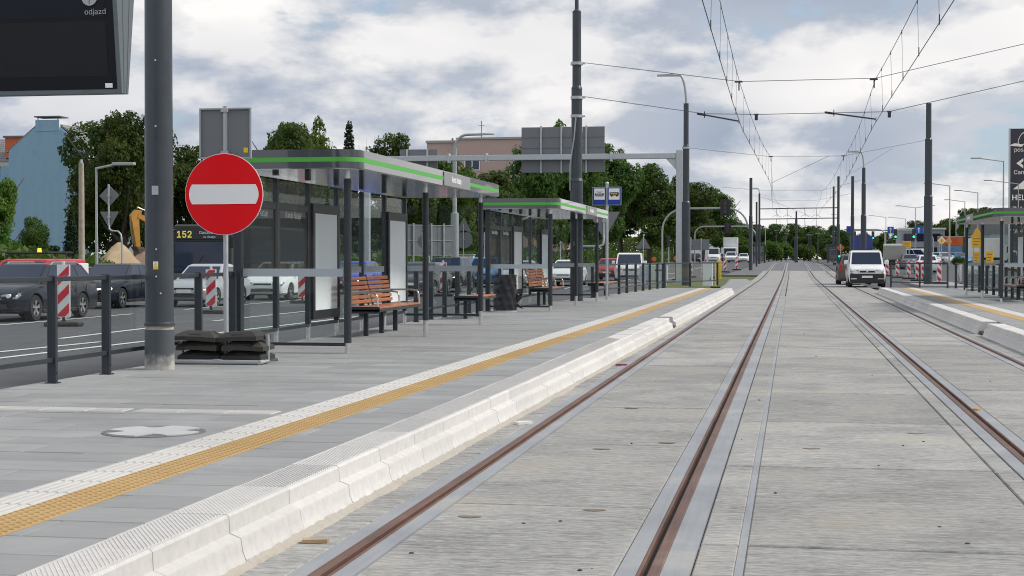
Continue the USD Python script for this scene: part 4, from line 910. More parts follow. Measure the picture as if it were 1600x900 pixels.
# ================================================================= vehicles
M_tyre = plain('tyre', (.018, .018, .019), .8, var=.2, scale=20)
M_rim = plain('alloy_rim', (.55, .56, .58), .3, metal=.8)
M_carglass = plain('car_glass', (.008, .018, .042), .05, spec=.5)
M_chrome = plain('chrome', (.7, .7, .72), .12, metal=1.0)
M_lamp = plain('headlamp', (.20, .21, .23), .10, spec=.8, coat=.6)
M_lamp_on = plain('headlamp_lit', (1.0, .86, .62), .2, emit=1.6)
M_hazlens = plain('lamp_reflector', (.75, .77, .8), .15, spec=.8)
M_tail = plain('tail_lamp', (.35, .012, .012), .2, coat=.5)
M_plate = plain('number_plate', (.72, .73, .72), .45)
M_trim = plain('black_trim', (.015, .015, .017), .5)
PAINT = {}
def paint(name, col, metal=.0, rough=.28):
    if name not in PAINT: PAINT[name] = plain('paint_' + name, col, rough, metal=metal, coat=.2, spec=.3)
    return PAINT[name]
def wheel(parent, x, y, r, w, side, name='wheel'):
    ang = np.linspace(0, 2 * math.pi, 29)[:-1]; prof = [(r * .62, -w / 2), (r * .93, -w / 2), (r, -w * .36), (r, w * .36), (r * .93, w / 2), (r * .62, w / 2)]
    V = [(x + q, y + p * math.cos(a), r + p * math.sin(a)) for a in ang for p, q in prof]; n = len(prof); f = []
    for i in range(28):
        for j in range(n - 1): a, b = i * n + j, ((i + 1) % 28) * n + j; f.append((a, b, b + 1, a + 1))
    t = obj('wheel', MB().add(V, f), M_tyre, parent, smooth=40)
    m = MB(); xo = x + side * w * .40
    m.cyl((x + side * w * .18, y, r), (x + side * w * .2, y, r), r * .64, n=24)
    obj('wheel_well_disc', m, M_trim, t)
    m = MB(); k = 5
    for i in range(k):
        a = i * 2 * math.pi / k + .3; c, s = math.cos(a), math.sin(a); b = .085
        for db in (-.16, .16):
            c2, s2 = math.cos(a + db), math.sin(a + db)
            m.add([(xo, y + r * (.10 * c - .05 * s), r + r * (.10 * s + .05 * c)), (xo, y + r * (.10 * c + .05 * s), r + r * (.10 * s - .05 * c)), (xo + side * .012, y + r * (.62 * c2 + b * s2), r + r * (.62 * s2 - b * c2)), (xo + side * .012, y + r * (.62 * c2 - b * s2), r + r * (.62 * s2 + b * c2))], [(0, 1, 2), (0, 2, 3)])
    m.cyl((xo - side * .02, y, r), (xo + side * .015, y, r), r * .16, n=14)
    for i in range(28):
        a0, a1 = ang[i], ang[(i + 1) % 28]
        m.quad(*[(xo + side * .012, y + r * q * math.cos(a), r + r * q * math.sin(a)) for q, a in ((.57, a0), (.57, a1), (.65, a1), (.65, a0))])
    obj('rim', m, M_rim, t)

CAR = {
 # length, width, height, belt height, hood height, [y of: hood end (windscreen foot), roof front, roof rear, tail top], wheel radius, axles
 'estate': dict(L=4.68, W=1.82, H=1.46, belt=.95, hood=.93, ys=(1.25, 2.05, 4.05, 4.55), r=.33, ax=(.92, 3.62), nose=.72, tail=.95),
 'sedan': dict(L=4.65, W=1.80, H=1.42, belt=.93, hood=.90, ys=(1.25, 2.1, 3.4, 4.15), r=.325, ax=(.9, 3.6), nose=.68, tail=.98),
 'oldsedan': dict(L=4.3, W=1.70, H=1.40, belt=.90, hood=.88, ys=(1.25, 1.95, 3.05, 3.75), r=.30, ax=(.82, 3.35), nose=.70, tail=.94),
 'hatch': dict(L=4.2, W=1.78, H=1.46, belt=.96, hood=.95, ys=(1.05, 1.85, 3.6, 4.1), r=.32, ax=(.82, 3.4), nose=.72, tail=.98),
 'suv': dict(L=4.5, W=1.86, H=1.66, belt=1.06, hood=1.04, ys=(1.2, 1.95, 3.95, 4.42), r=.36, ax=(.88, 3.55), nose=.85, tail=1.08),
 'van': dict(L=4.4, W=1.85, H=1.84, belt=1.12, hood=1.10, ys=(.82, 1.62, 4.25, 4.38), r=.33, ax=(.80, 3.60), nose=.92, tail=1.15),
 'bigvan': dict(L=5.4, W=2.0, H=2.35, belt=1.3, hood=1.25, ys=(.85, 1.65, 5.2, 5.36), r=.35, ax=(.95, 4.3), nose=.95, tail=1.3),
}
def car(kind, label, x, y, z, rz, pt, cat='car', cargo=False, lit=False, bumper=None, name=None, lower_trim=False, roof_rails=False, group=None, plate=True, glass=None):
    """A vehicle; its own frame has the front at y = 0 and the tail at y = L. rz turns it about the middle of the front axle line."""
    k = CAR[kind]; L_, W, H, belt, hood = k['L'], k['W'], k['H'], k['belt'], k['hood']; y1, y2, y3, y4 = k['ys']; r = k['r']; hw = W / 2
    t = thing(name or ('parked_van' if 'van' in kind else 'passing_car'), label, cat, (x, y, z), rz, group=group)
    zb = .20
    st = [(0.0, .42, k['nose'] * .86, .72), (.10, .26, k['nose'], .88), (.45, zb, hood - .06, .965), (y1 * .75, zb, hood, 1.0), (y1, zb, belt + .01, 1.0), (y2, zb, belt, 1.0), ((y2 + y3) / 2, zb, belt + .01, 1.0), (y3, zb, belt + .02, 1.0), (min(y4, L_ - .16), zb, k['tail'], .985), (L_ - .07, .28, k['tail'] - .05, .93), (L_, .40, k['tail'] * .82, .80)]
    V, f = [], []; NP = 9
    for yy, z0, z1, wf in st:
        w = hw * wf; h = z1 - z0
        half = [(0, z0), (w * .86, z0), (w * .97, z0 + .10 * h), (w, z0 + .42 * h), (w * .995, z0 + .62 * h), (w * .955, z0 + .84 * h), (w * .90, z0 + .955 * h), (w * .72, z1), (0, z1 + .018)]
        V += [(px, yy, pz) for px, pz in half] + [(-px, yy, pz) for px, pz in half[-2:0:-1]]
    n = 2 * NP - 2
    for i in range(len(st) - 1):
        for j in range(n): a, b = i * n + j, i * n + (j + 1) % n; f.append((a, b, b + n, a + n))
    V = np.array(V); tris = [(q[0], q[1], q[2]) for q in f] + [(q[0], q[2], q[3]) for q in f]
    tris += [(0, j + 1, j) for j in range(1, n - 1)]; e = (len(st) - 1) * n; tris += [(e, e + j, e + j + 1) for j in range(1, n - 1)]
    tm = trimesh.Trimesh(V, np.array(tris), process=False); tm.fix_normals()
    body = m3.Manifold(m3.Mesh(np.asarray(tm.vertices, np.float32), np.asarray(tm.faces, np.uint32)))
    for ya in k['ax']:
        for s in (-1, 1):
            cy = m3.Manifold.cylinder(.34, r * 1.14, r * 1.14, 28).rotate([0, 90, 0]).translate([hw - .26 if s > 0 else -hw - .08, ya, r * 1.02]); 
            try: body = body - cy
            except Exception: pass
    if body.num_tri() < 50: body = (tm.vertices, tm.faces)
    b = obj('body', body, pt, t, smooth=32)
    # cabin: three rings (belt, shoulder, roof) with a cambered roof
    def ring(zf, w0, ya, yb, ins):
        return [(-w0, ya + ins), (w0, ya + ins), (w0, yb), (-w0, yb)]
    wb, wr = hw * .90, hw * (.80 if 'van' in kind else .70)
    zr = H - .05
    base = [(-wb, y1 - .02), (wb, y1 - .02), (wb, y4), (-wb, y4)]; roof = [(-wr, y2), (wr, y2), (wr, y3), (-wr, y3)]
    cv = [(px, py, belt - .03) for px, py in base] + [(px, py, zr) for px, py in roof]
    cap = [(px * .86, py + (.16 if py < 3 else -.16), H) for px, py in roof]; cv += cap
    cf = []
    for lv in (0, 4):
        for j in range(4): a, c2 = lv + j, lv + (j + 1) % 4; cf.append((a, c2, c2 + 4, a + 4))
    cf.append((8, 9, 10, 11))
    cb = obj('cabin', MB().add(cv, cf), pt, t, smooth=25)
    B, T = [np.array(q) for q in cv[:4]], [np.array(q) for q in cv[4:8]]
    def pane(i, j, u0, u1, v0, v1, off, name='window', mat=None, par=cb):
        nrm = np.cross(B[j] - B[i], T[i] - B[i]); nrm /= np.linalg.norm(nrm)
        P = lambda u, v: (B[i] * (1 - u) + B[j] * u) * (1 - v) + (T[i] * (1 - u) + T[j] * u) * v + nrm * off
        return obj(name, MB().quad(P(u0, v0), P(u1, v0), P(u1, v1), P(u0, v1)), mat or glass or M_carglass, par)
    pane(0, 1, .05, .95, .08, .93, .006, 'windscreen')
    if not cargo: pane(2, 3, .08, .92, .22, .90, .006, 'rear_window')
    for i, j, fl in ((1, 2, False), (3, 0, True)):
        segs = [(.09, .44), (.46, .72), (.74, .92)] if not cargo else [(.07, .30)]
        for a, c2 in segs:
            if fl: a, c2 = 1 - c2, 1 - a
            pane(i, j, a, c2, .14, .90, .006, 'side_window')
    # details
    fx = hw * .60
    for s in (-1, 1):
        zl = k['nose'] * .90; lamp = MB().add([(s * fx * .72, -.015 + .055, zl - .09), (s * hw * .88, .10, zl - .07), (s * hw * .91, .30, zl + .02), (s * hw * .84, .28, zl + .09), (s * fx * .74, .05, zl + .03)], [(0, 1, 4), (1, 3, 4), (1, 2, 3)] if s > 0 else [(0, 4, 1), (1, 4, 3), (1, 3, 2)])
        lamp.v[0][:, 1] -= .045; obj('headlight', lamp, M_lamp_on if lit else M_lamp, b)
        zt_ = k['tail'] * .80; obj('tail_light', MB().box(s * hw * .55, s * hw * .86, L_ - .07, L_ + .012, zt_ - .06, zt_ + .09, .01) if 'van' not in kind and kind != 'suv' else MB().box(s * hw * .72, s * hw * .88, L_ - .08, L_ + .012, zt_ - .15, zt_ + .25, .01), M_tail, b)
        obj('mirror', MB().box(s * hw * .97, s * (hw + .17), y1 + .32, y1 + .44, belt + .02, belt + (.22 if 'van' in kind else .14), .03), M_trim if kind == 'suv' else pt, b)
        for ya in k['ax']: wheel(t, s * (hw - .12), ya, r, .215, s)
        if not cargo or True: obj('door_handle', MB().box(s * hw * .985, s * (hw + .012), y2 + .42, y2 + .60, belt - .14, belt - .11), M_trim, b)
    [obj('lamp_reflector', MB().cyl((s * hw * .66, -.012, k['nose'] * .905), (s * hw * .66, .08, k['nose'] * .905), .055, n=10), M_hazlens, b) for s in (-1, 1)]
    obj('grille', MB().box(-fx * .66, fx * .66, -.012, .06, k['nose'] * .80, k['nose'] * .90, .01), M_trim, b)
    for s in (-1, 1):
        for ys in (y2 + .25, (y2 + y3) / 2 + .12, y3 - .25)[:2 if cargo else 3]: obj('door_seam', MB().box(s * hw * .985, s * (hw + .002), ys - .006, ys + .006, .34, belt - .06), M_trim, b)
        obj('sill', MB().box(s * hw * .93, s * (hw * .985), k['ax'][0] + r * 1.2, k['ax'][1] - r * 1.2, .19, .29, .02), M_trim, b)
    obj('lower_grille', MB().box(-hw * .62, hw * .62, -.018, .10, .33, .45, .02), M_trim, b)
    if bumper or lower_trim: obj('bumper', MB().box(-hw * .90, hw * .90, -.022, .14, .24, k['nose'] * .76, .04), bumper or M_trim, b)
    if plate: obj('number_plate', MB().box(-.26, .26, -.034 if (bumper or lower_trim) else -.026, -.012, .47, .58), M_plate, b); obj('rear_plate', MB().box(-.26, .26, L_ - .02, L_ + .014, .62, .73), M_plate, b)
    if roof_rails:
        for s in (-1, 1): obj('roof_rail', MB().tube([(s * wr * .97, y2 + .2, H - .05), (s * wr * .97, y2 + .35, H + .02), (s * wr * .97, y3 - .3, H + .02), (s * wr * .97, y3 - .1, H - .04)], .017, 6), M_chrome, cb)
    return t, b, cb, k
def stripe(b, k, z, mat, name='chrome_strip'):
    for s in (-1, 1): obj(name, MB().box(s * k['W'] / 2 * .93, s * (k['W'] / 2 * .93 + .012), k['ys'][0] + .3, k['ys'][3] - .2, z, z + .02), mat, b)

# left carriageway, traffic coming towards the camera (front towards -y)
t, b, cb, k = car('estate', 'dark navy estate car with silver rims, nearest at the left edge', -19.65, 36.75, -.15, 0, paint('navy_black', (.008, .011, .020)), roof_rails=True)
stripe(b, k, k['belt'] - .01, M_chrome)
t, b, cb, k = car('van', 'red and white service van with orange roof beacon behind the navy estate', -22.9, 43.6, -.42, 0, paint('service_red', (.42, .02, .03)), cat='van', cargo=True, lit=True)
obj('cargo_side', MB().box(.925 * .82, .925 * .91 + .02, 2.3, 4.25, 1.12, 1.70, .02), paint('van_white', (.72, .73, .74)), cb)
obj('roof_rack', MB().tube([(-.75, 1.9, 1.84), (-.75, 1.9, 2.02), (.75, 1.9, 2.02), (.75, 1.9, 1.84)], .03, 6).tube([(-.75, 2.9, 1.84), (-.75, 2.9, 2.02), (.75, 2.9, 2.02), (.75, 2.9, 1.84)], .03, 6).box(-.75, -.69, 1.6, 3.4, 2.02, 2.07).box(.69, .75, 1.6, 3.4, 2.02, 2.07), M_trim, cb)
obj('beacon', MB().cyl((.2, 2.2, 2.03), (.2, 2.2, 2.17), .07, .05, 12), plain('beacon_orange', (1, .35, .03), .3, emit=2.0), cb)
car('sedan', 'black sedan half hidden by the thick left pole', -21.75, 46.9, -.15, 0, paint('black_blue', (.006, .009, .017)), lit=True)
car('oldsedan', 'older silver sedan with lit headlights behind the striped board and sign post', -19.35, 49.1, -.15, 0, paint('silver', (.50, .52, .54), metal=.4), lit=True)
car('hatch', 'white hatchback behind the nearest shelter, left of its white poster', -19.6, 57.6, -.15, 0, paint('white', (.74, .75, .76)))
car('hatch', 'bright blue hatchback seen through the nearest shelter above the bench', -19.7, 68.8, -.15, 0, paint('blue', (.03, .07, .42), metal=.2), lit=True)
car('sedan', 'dark grey car seen through the far end of the nearest shelter', -15.6, 64.6, -.15, 0, paint('dark_grey', (.05, .055, .06), metal=.3))
car('suv', 'black off-road car with bright rim right of the striped board between the shelters', -16.1, 72.2, -.15, 0, paint('black', (.012, .012, .014)), lit=True)
car('sedan', 'black saloon behind the railing left of the black bin', -19.5, 80.5, -.15, 0, paint('black', (.012, .012, .014)))
car('suv', 'light blue car between the two shelters behind the bin', -16.6, 84.5, -.15, 0, paint('azure', (.05, .22, .5), metal=.2))
car('hatch', 'silver car behind the glass of the second shelter', -14.5, 83.0, -.13, 0, paint('silver', (.50, .52, .54), metal=.4))
car('hatch', 'white car seen through the second shelter, right of its bench', -12.6, 88.5, -.1, 0, paint('white', (.74, .75, .76)))
car('hatch', 'red car behind the close-post railing left of the white van', -11.9, 104.0, 0, 0, paint('car_red', (.36, .03, .03)))
car('van', 'white panel van standing behind the close-post railing', -9.9, 98.5, -.05, 4, paint('van_white', (.72, .73, .74)), cat='van', cargo=True)
car('sedan', 'small dark far car left of the far white van', -14.6, 245, .8, 0, paint('black', (.012, .012, .014)), plate=False)
car('bigvan', 'far white van left of the rectangular sign post', -12.2, 255, .8, 0, paint('van_white', (.72, .73, .74)), cat='van', plate=False)
car('hatch', 'far orange red car between the far white vehicles', -10.9, 262, .8, 0, paint('car_red', (.36, .03, .03)), plate=False)
car('suv', 'far white off-road car in front of the box truck', -8.95, 240, .8, 0, paint('white', (.74, .75, .76)), plate=False)
car('hatch', 'far white car right of the box truck', -7.6, 258, .8, 0, paint('white', (.74, .75, .76)), plate=False)
def truck(label, x, y, z, rz, boxc, W=2.3, L_=6, H=3.2, cab=True, cat='truck', name='box_truck', bed=False):
    t = thing(name, label, cat, (x, y, z), rz)
    ch = obj('chassis', MB().box(-W * .35, W * .35, .3, L_, .55, .85), M_trim, t)
    if cab:
        cbn = obj('cab', MB().prism([(0, .5), (0, 1.35), (.35, 2.35), (.6, 2.45), (1.8, 2.45), (1.8, .5)], -W * .46, W * .46, 'x'), paint('van_white', (.72, .73, .74)), t)
        obj('windscreen', MB().quad((-W * .4, .035, 1.4), (W * .4, .035, 1.4), (W * .4, .33, 2.28), (-W * .4, .33, 2.28)).move((0, -.03, 0)), M_carglass, cbn)
        for s in (-1, 1): obj('side_window', MB().box(s * W * .455, s * W * .468, .5, 1.4, 1.45, 2.2), M_carglass, cbn)
        obj('bumper', MB().box(-W * .45, W * .45, -.08, .1, .4, .8, .03), M_trim, cbn)
    obj('cargo_box', MB().box(-W / 2, W / 2, 1.95 if cab else .2, L_, .86, H if not bed else 1.7, .03), boxc, t)
    for s in (-1, 1):
        for ya in (1.0, L_ - 1.3): wheel(t, s * (W / 2 - .18), ya, .42, .28, s)
    return t
truck('white box truck behind the far white off-road car', -9.9, 262, .8, 0, paint('van_white', (.72, .73, .74)), H=4.1)
# city bus 152
t = thing('city_bus', 'dark fronted city bus with a yellow 152 on its display, left of the nearest shelter', 'bus', (-23.7, 62.0, -.15))
Wb = 1.26
b = obj('body', MB().box(-Wb, Wb, .12, 11.8, .32, 2.98, .12), paint('bus_body', (.05, .06, .05)), t, smooth=35)
obj('front_mask', MB().box(-Wb + .03, Wb - .03, .07, .13, .40, 2.90, .04), M_trim, b)
obj('windscreen', MB().box(-Wb + .10, Wb - .10, .045, .075, 1.02, 2.28, .02), M_carglass, b)
d_ = obj('destination_display', MB().box(-Wb + .16, Wb - .16, .04, .076, 2.36, 2.76, .015), M_black, b)
tm = MB(); sign_text(tm, '152', .26, (-.72, .036, 2.44), (1, 0, 0), (0, 0, 1), bold=True); obj('route_number', tm, plain('led_yellow', (.75, .68, .12), .4, emit=.25), d_)
tm = MB(); sign_text(tm, 'Daszewice', .12, (.35, .036, 2.58), (1, 0, 0), (0, 0, 1)); obj('destination', tm, plain('led_blue', (.45, .55, .7), .4, emit=.2), d_); tm = MB(); sign_text(tm, 'os. Rataje', .085, (.35, .036, 2.42), (1, 0, 0), (0, 0, 1)); obj('via_line', tm, plain('led_blue', (.45, .55, .7), .4, emit=.2), d_)
obj('lower_panel', MB().box(-Wb + .05, Wb - .05, .06, .10, .45, .98, .02), paint('bus_green', (.10, .22, .05)), b)
for s in (-1, 1):
    obj('headlight', MB().cyl((s * .9, .03, .72), (s * .9, .07, .72), .12, n=16), M_lamp, b)
    obj('mirror', MB().tube([(s * 1.1, .1, 2.75), (s * 1.42, -.25, 2.72), (s * 1.46, -.28, 2.5)], .03, 6).box(s * 1.38, s * 1.55, -.36, -.22, 2.0, 2.5, .03), M_trim, b)
    for q in range(6): obj('side_window', MB().box(s * Wb, s * (Wb + .008), .6 + q * 1.8, 2.3 + q * 1.8, 1.1, 2.5), M_carglass, b)
    for ya in (2.6, 8.6): wheel(t, s * (Wb - .17), ya, .48, .3, s)
obj('wiper', MB().cyl((-.4, .03, 1.0), (.1, .03, 1.7), .012, n=5), M_trim, b)

# right: white van in front, dark red estate beside it
t, b, cb, k = car('van', 'white van with black bumper driving towards us on the right track', 3.68, 80.9, 0, 0, paint('van_white', (.72, .73, .74)), cat='van', cargo=True, lower_trim=True, name='white_van')
for s in (-1, 1): obj('chrome_blade', MB().box(s * .50, s * .80, -.045, -.02, .40, .45, .008), M_chrome, b)
obj('badge', MB().cyl((0, -.03, k['nose'] * .86), (0, -.012, k['nose'] * .86), .055, n=8), M_chrome, b)
obj('skid_plate', MB().box(-.6, .6, -.05, -.02, .22, .27, .005), M_trim, b)
obj('aerial', MB().cyl((0, 1.75, 1.84), (0, 1.85, 2.0), .01, n=5), M_trim, cb)
car('suv', 'dark brown estate car with red tail light, driving away beside the white van', 3.38, 93.4, 0, 180, paint('brown_grey', (.11, .085, .08), metal=.3), name='passing_car')
car('hatch', 'white hatchback seen from behind above the right platform railing', 10.9, 137.6, .25, 180, paint('white', (.74, .75, .76)), lit=False)
car('hatch', 'grey car before the white hatchback right of the flatbed truck', 11.1, 160, .4, 180, paint('grey', (.20, .22, .25), metal=.3))
car('suv', 'dark car between the flatbed truck and the grey car', 10.6, 175, .5, 180, paint('black', (.012, .012, .014)))
truck('flatbed truck with a pale grey load seen from behind', 9.9, 165, .45, 180, plain('pale_load', (.30, .30, .27), .7, var=.1), H=2.25, L_=7, W=1.9)
truck('far truck with a dark blue box above the white van roof', 7.6, 186, .65, 180, paint('box_blue', (.03, .05, .2)), H=3.3)
car('van', 'far red van beside the dark blue box truck', 9.6, 200, .7, 180, paint('car_red', (.36, .03, .03)), cat='van')
truck('white lorry parked by the glass building at the right', 27.4, 205, .7, 90, paint('van_white', (.72, .73, .74)), H=3.2, L_=6)
for i, (x, y, rz, kd, pn, lb) in enumerate([(18.3, 190, 30, 'hatch', 'silver', 'silver car parked below the orange billboard'), (20.6, 196, 30, 'hatch', 'azure', 'blue car parked right of the silver one below the billboard'), (16.2, 185, 60, 'van', 'van_white', 'pale van by the curved signal post at right')]):
    car(kd, lb, x, y, .7, rz, PAINT[pn], cat='van' if kd == 'van' else 'car')
# ================================================================= roadside objects, buildings, trees
M_hazred = plain('board_red', (.60, .02, .03), .35)
M_hazwhite = plain('board_white', (.74, .75, .76), .4)
def hazard_board(label, x, y, z, rz=0, up=1, sticker=False, dirn=1, h=1.0, w=.25):
    """A striped delineator board on a rubber foot."""
    t = thing('hazard_board', label, 'hazard board', (x, y, z), rz)
    z0 = .22
    out = [(-w / 2, z0), (0, z0 - .07), (w / 2, z0), (w / 2, z0 + h), (-w / 2, z0 + h)]
    p = obj('board', MB().prism(out, -.02, .02, 'y'), M_hazwhite, t)
    from shapely.geometry import Polygon, box as sbox
    face = sbox(-w / 2 + .02, z0 + .01, w / 2 - .02, z0 + h - .02); st = MB()
    for k in range(-1, 4):
        zz = z0 - .02 + k * .44; q = Polygon([(-w, zz - dirn * w * 1.0), (w, zz + dirn * w * 1.0), (w, zz + .22 + dirn * w * 1.0), (-w, zz + .22 - dirn * w * 1.0)]).intersection(face)
        if q.area > .001: st.prism(list(q.exterior.coords)[:-1], -.025, -.021, 'y')
    obj('red_stripes', st, M_hazred, p)
    if sticker: obj('blue_print', MB().prism([(-.08, z0 + h - .36), (.07, z0 + h - .24), (.09, z0 + h - .20), (-.06, z0 + h - .31)], -.0285, -.0255, 'y'), plain('blue_print_look', (.1, .25, .6), .5), p)
    obj('handle', MB().box(-.035, .035, -.012, .012, z0 + h, z0 + h + .08, .005), M_hazwhite, p)
    obj('foot', MB().box(-.42, .42, -.2, .2, 0, .11, .03).cyl((0, 0, .1), (0, 0, .22), .04, n=10), M_darkrubber, t)
    return t
hazard_board('red and white striped board before the navy estate car, with a blue print', -16.7, 34.9, -.15, 8, sticker=True, h=1.22, w=.30)
hazard_board('red and white striped board before the old silver sedan, behind the railing', -16.4, 43.7, -.15, 4, h=1.05, w=.30)
hazard_board('red and white striped board seen low through the nearest shelter, right of the white hatchback', -17.0, 54.3, -.15, 8, h=1.15, w=.30)
hazard_board('red and white striped board between the two shelters beside the black off-road car', -14.35, 65.4, -.15, 4, h=1.2, w=.30)
hazard_board('striped board half hidden behind the second shelter panes', -13.3, 82.0, -.1, 4)
for i, (x, y, lb) in enumerate([(-7.35, 119, 'nearest striped board beside the white cabinet past the left platform'), (-6.95, 133, 'second striped board beyond the white cabinet, by the yellow barrier'), (-5.75, 141, 'third striped board past the left platform, below the grey sign'), (-5.1, 152, 'furthest striped board past the left platform, before the white cars')]):
    hazard_board(lb, x, y, float(zroad(y)), 0)
for i, (x, y, lb) in enumerate([(7.45, 117.5, 'striped board in the right road nearest the white van'), (7.85, 112, 'second striped board from the white van in the right road'), (7.75, 103, 'third striped board from the white van in the right road'), (8.15, 103.4, 'fourth striped board, right beside the third in the right road'), (7.75, 88.0, 'largest striped board in the right road, right of the thick pole'), (7.1, 124, 'striped board just behind the white van mirror')]):
    hazard_board(lb, x, y, float(zt(y)) + .02, 0, dirn=-1)
# kerb island edge at right
m = MB().box(6.5, 9.2, 84.5, 99, -.1, .06, .03); setting('traffic_island', m, M_pave)

# signs of the left side
S(-27.0, 60.5, 'priority_sign', 'grey backs of a diamond and a triangle sign on one bent post before the trees', 4.6, [diam(.42, 3.95), tri(.80, 2.62, False)], bend=[(.55, 0, 0), (.55, 0, 2.1), (.52, 0, 2.38), (.40, 0, 2.52), (.12, 0, 2.55), (.02, 0, 2.62), (0, 0, 2.8), (0, 0, 4.42)], zb_=0)
t = thing('direction_board', 'large grey board back on posts seen through the far end of the nearest shelter', 'road sign', (-22.5, 98.5, -.1), 43)
W_ = 3.3
for k in range(3):
    for j in range(2): obj('back_panel', MB().box(-W_ / 2 + k * W_ / 3 + .01, -W_ / 2 + (k + 1) * W_ / 3 - .01, -.02, .02, 1.75 + j * .93, 2.66 + j * .93, .006), M_signback, t)
for x in (-1.2, .1, 1.0): obj('upright', MB().cyl((x, -.08, 0), (x, -.08, 3.75), .05, n=10), M_galv, t)
obj('frame', MB().box(-W_ / 2 - .03, W_ / 2 + .03, -.05, -.021, 3.6, 3.65).box(-W_ / 2 - .03, W_ / 2 + .03, -.05, -.021, 1.72, 1.75).box(-W_ / 2 - .03, W_ / 2 + .03, -.05, -.021, 2.64, 2.68), M_galv2, t)
t = thing('bent_post_sign', 'white bent sign post before the large board with a grey round back', 'traffic sign', (-21.5, 92.5, -.1)); obj('post', MB().tube([(.35, 0, 0), (.35, 0, 1.6), (.25, 0, 1.75), (.05, 0, 1.8), (-.05, 0, 1.95), (-.05, 0, 3.1)], .045, 8), M_galv, t, smooth=50); obj('sign_plate', MB().prism(circ(.38, 2.55), .06, .09, 'y'), M_signback, t)
S(-22.5, 109.1, 'warning_sign', 'grey backs of a triangle above a round sign between the two shelters', 3.9, [circ(.62, 2.85, 32), tri(1.15, 3.35)], zb_=-.1)
S(-22.5, 116.8, 'round_sign', 'grey back of a smaller round sign left of the second shelter', 3.5, [circ(.42, 2.95)], zb_=-.1)
t = thing('control_cabinet', 'light grey roadside cabinet below the triangle and round sign', 'cabinet', (-22.4, 109.6, -.1)); obj('body', MB().box(-.55, .55, -.3, .3, .1, 1.75, .02), plain('cabinet_grey', (.55, .57, .56), .5, var=.05), t); obj('roof', MB().box(-.6, .6, -.36, .36, 1.75, 1.83, .02), M_galv2, t); obj('door_joint', MB().box(-.006, .006, -.306, -.301, .2, 1.7), M_black, t)
S(-10.6, 116, 'warning_sign', 'grey back of a triangular sign right of the lamp pole', 3.1, [tri(1.05, 2.05)], zb_=.1)
t = S(-7.3, 118, 'rectangular_sign', 'grey back of a wide rectangular sign on two posts beyond the left platform', 2.9, [rect(2.45, 1.95, 2.75, .12)], zb_=.1); obj('post', MB().cyl((.75, 0, 0), (.75, 0, 2.8), .04, n=10), M_galv, t)
S(-13.1, 100, 'mandatory_sign', 'small round blue sign on a thin post above the white panel van', 2.2, [circ(.28, 2.2)], zb_=-.05, mat=M_blue)
S(-13.8, 96, 'flashing_post', 'thin bare pole left of the small blue sign', 2.5, [rect(.1, 2.2, 2.5)], zb_=0, cat='pole')
t = thing('warning_lamp', 'orange lamp on a short stand by the railing left of the arch post', 'warning lamp', (-8.9, 105, 0)); obj('stand', MB().cyl((0, 0, 0), (0, 0, 1.25), .04, n=8).box(-.25, .25, -.2, .2, 0, .08, .02), M_darkrubber, t); obj('lens', MB().cyl((0, -.06, 1.4), (0, .06, 1.4), .15, n=18), M_orange, t)
t = thing('warning_lamp', 'orange lamp half hidden by the light grey gantry leg', 'warning lamp', (-7.55, 106, 0)); obj('stand', MB().cyl((0, 0, 0), (0, 0, 1.3), .04, n=8).box(-.25, .25, -.2, .2, 0, .08, .02), M_darkrubber, t); obj('lens', MB().cyl((0, -.06, 1.45), (0, .06, 1.45), .15, n=18), M_orange, t)
t = thing('control_cabinet', 'pale grey slim cabinet on the grass behind the end railing', 'cabinet', (-4.0, 78, .1)); obj('body', MB().box(-.24, .24, -.16, .16, 0, 1.15, .015), plain('cabinet_pale', (.60, .64, .65), .5), t); obj('lid', MB().box(-.26, .26, -.18, .18, 1.15, 1.19, .01), M_galv2, t); obj('lock', MB().box(.10, .14, -.165, -.161, .3, .42), M_black, t)
t = thing('utility_box', 'wide pale blue grey cabinet with dark lettering left of the gantry leg', 'cabinet', (-6.55, 78, .1)); ub = obj('body', MB().box(-.75, .6, -.25, .25, .25, 1.0, .02), plain('box_bluegrey', (.42, .48, .52), .5), t); obj('plinth', MB().box(-.7, .55, -.2, .2, 0, .25), M_galv2, t); obj('dark_label', MB().box(0, .45, -.256, -.251, .72, .80), M_black, ub)
t = thing('safety_barrier', 'yellow plastic barrier panel beyond the pale cabinet', 'barrier', (-4.45, 100, .1))
for k in range(3): obj('bar', MB().box(-.12 + k * .1, -.06 + k * .1, -.02, .02, .15, 1.1, .01), M_yellow, t)
obj('frame', MB().box(-.15, .18, -.03, .03, 1.1, 1.2, .01).box(-.15, .18, -.03, .03, .08, .15, .01), M_yellow, t)
t = thing('safety_barrier', 'thin yellow post bar standing right of the end railing', 'barrier', (-3.35, 72.5, .1)); obj('bar', MB().box(-.05, .03, -.03, .03, 0, 1.15, .01), M_yellow, t); obj('foot', MB().box(-.25, .2, -.15, .15, 0, .08, .02), M_darkrubber, t)
# hoop barriers along the left road edge
for i in range(9):
    y0 = 56.5 + i * 2.3
    t = thing('hoop_barrier', 'green grey tubular hoop barrier in the row along the far road edge', 'barrier', (-26.6, y0, -.05), group='hoop barriers along the far road edge')
    obj('hoop', MB().tube([(0, 0, 0), (0, 0, 1.0), (0, .06, 1.1), (0, .14, 1.13), (0, 1.96, 1.13), (0, 2.04, 1.1), (0, 2.1, 1.0), (0, 2.1, 0)], .035, 8), plain('hoop_green', (.13, .15, .13), .5) if i == 0 else '/World/Looks/hoop_green', t, smooth=50); obj('mid_bar', MB().cyl((0, .02, .55), (0, 2.08, .55), .022, n=6), '/World/Looks/hoop_green', t)
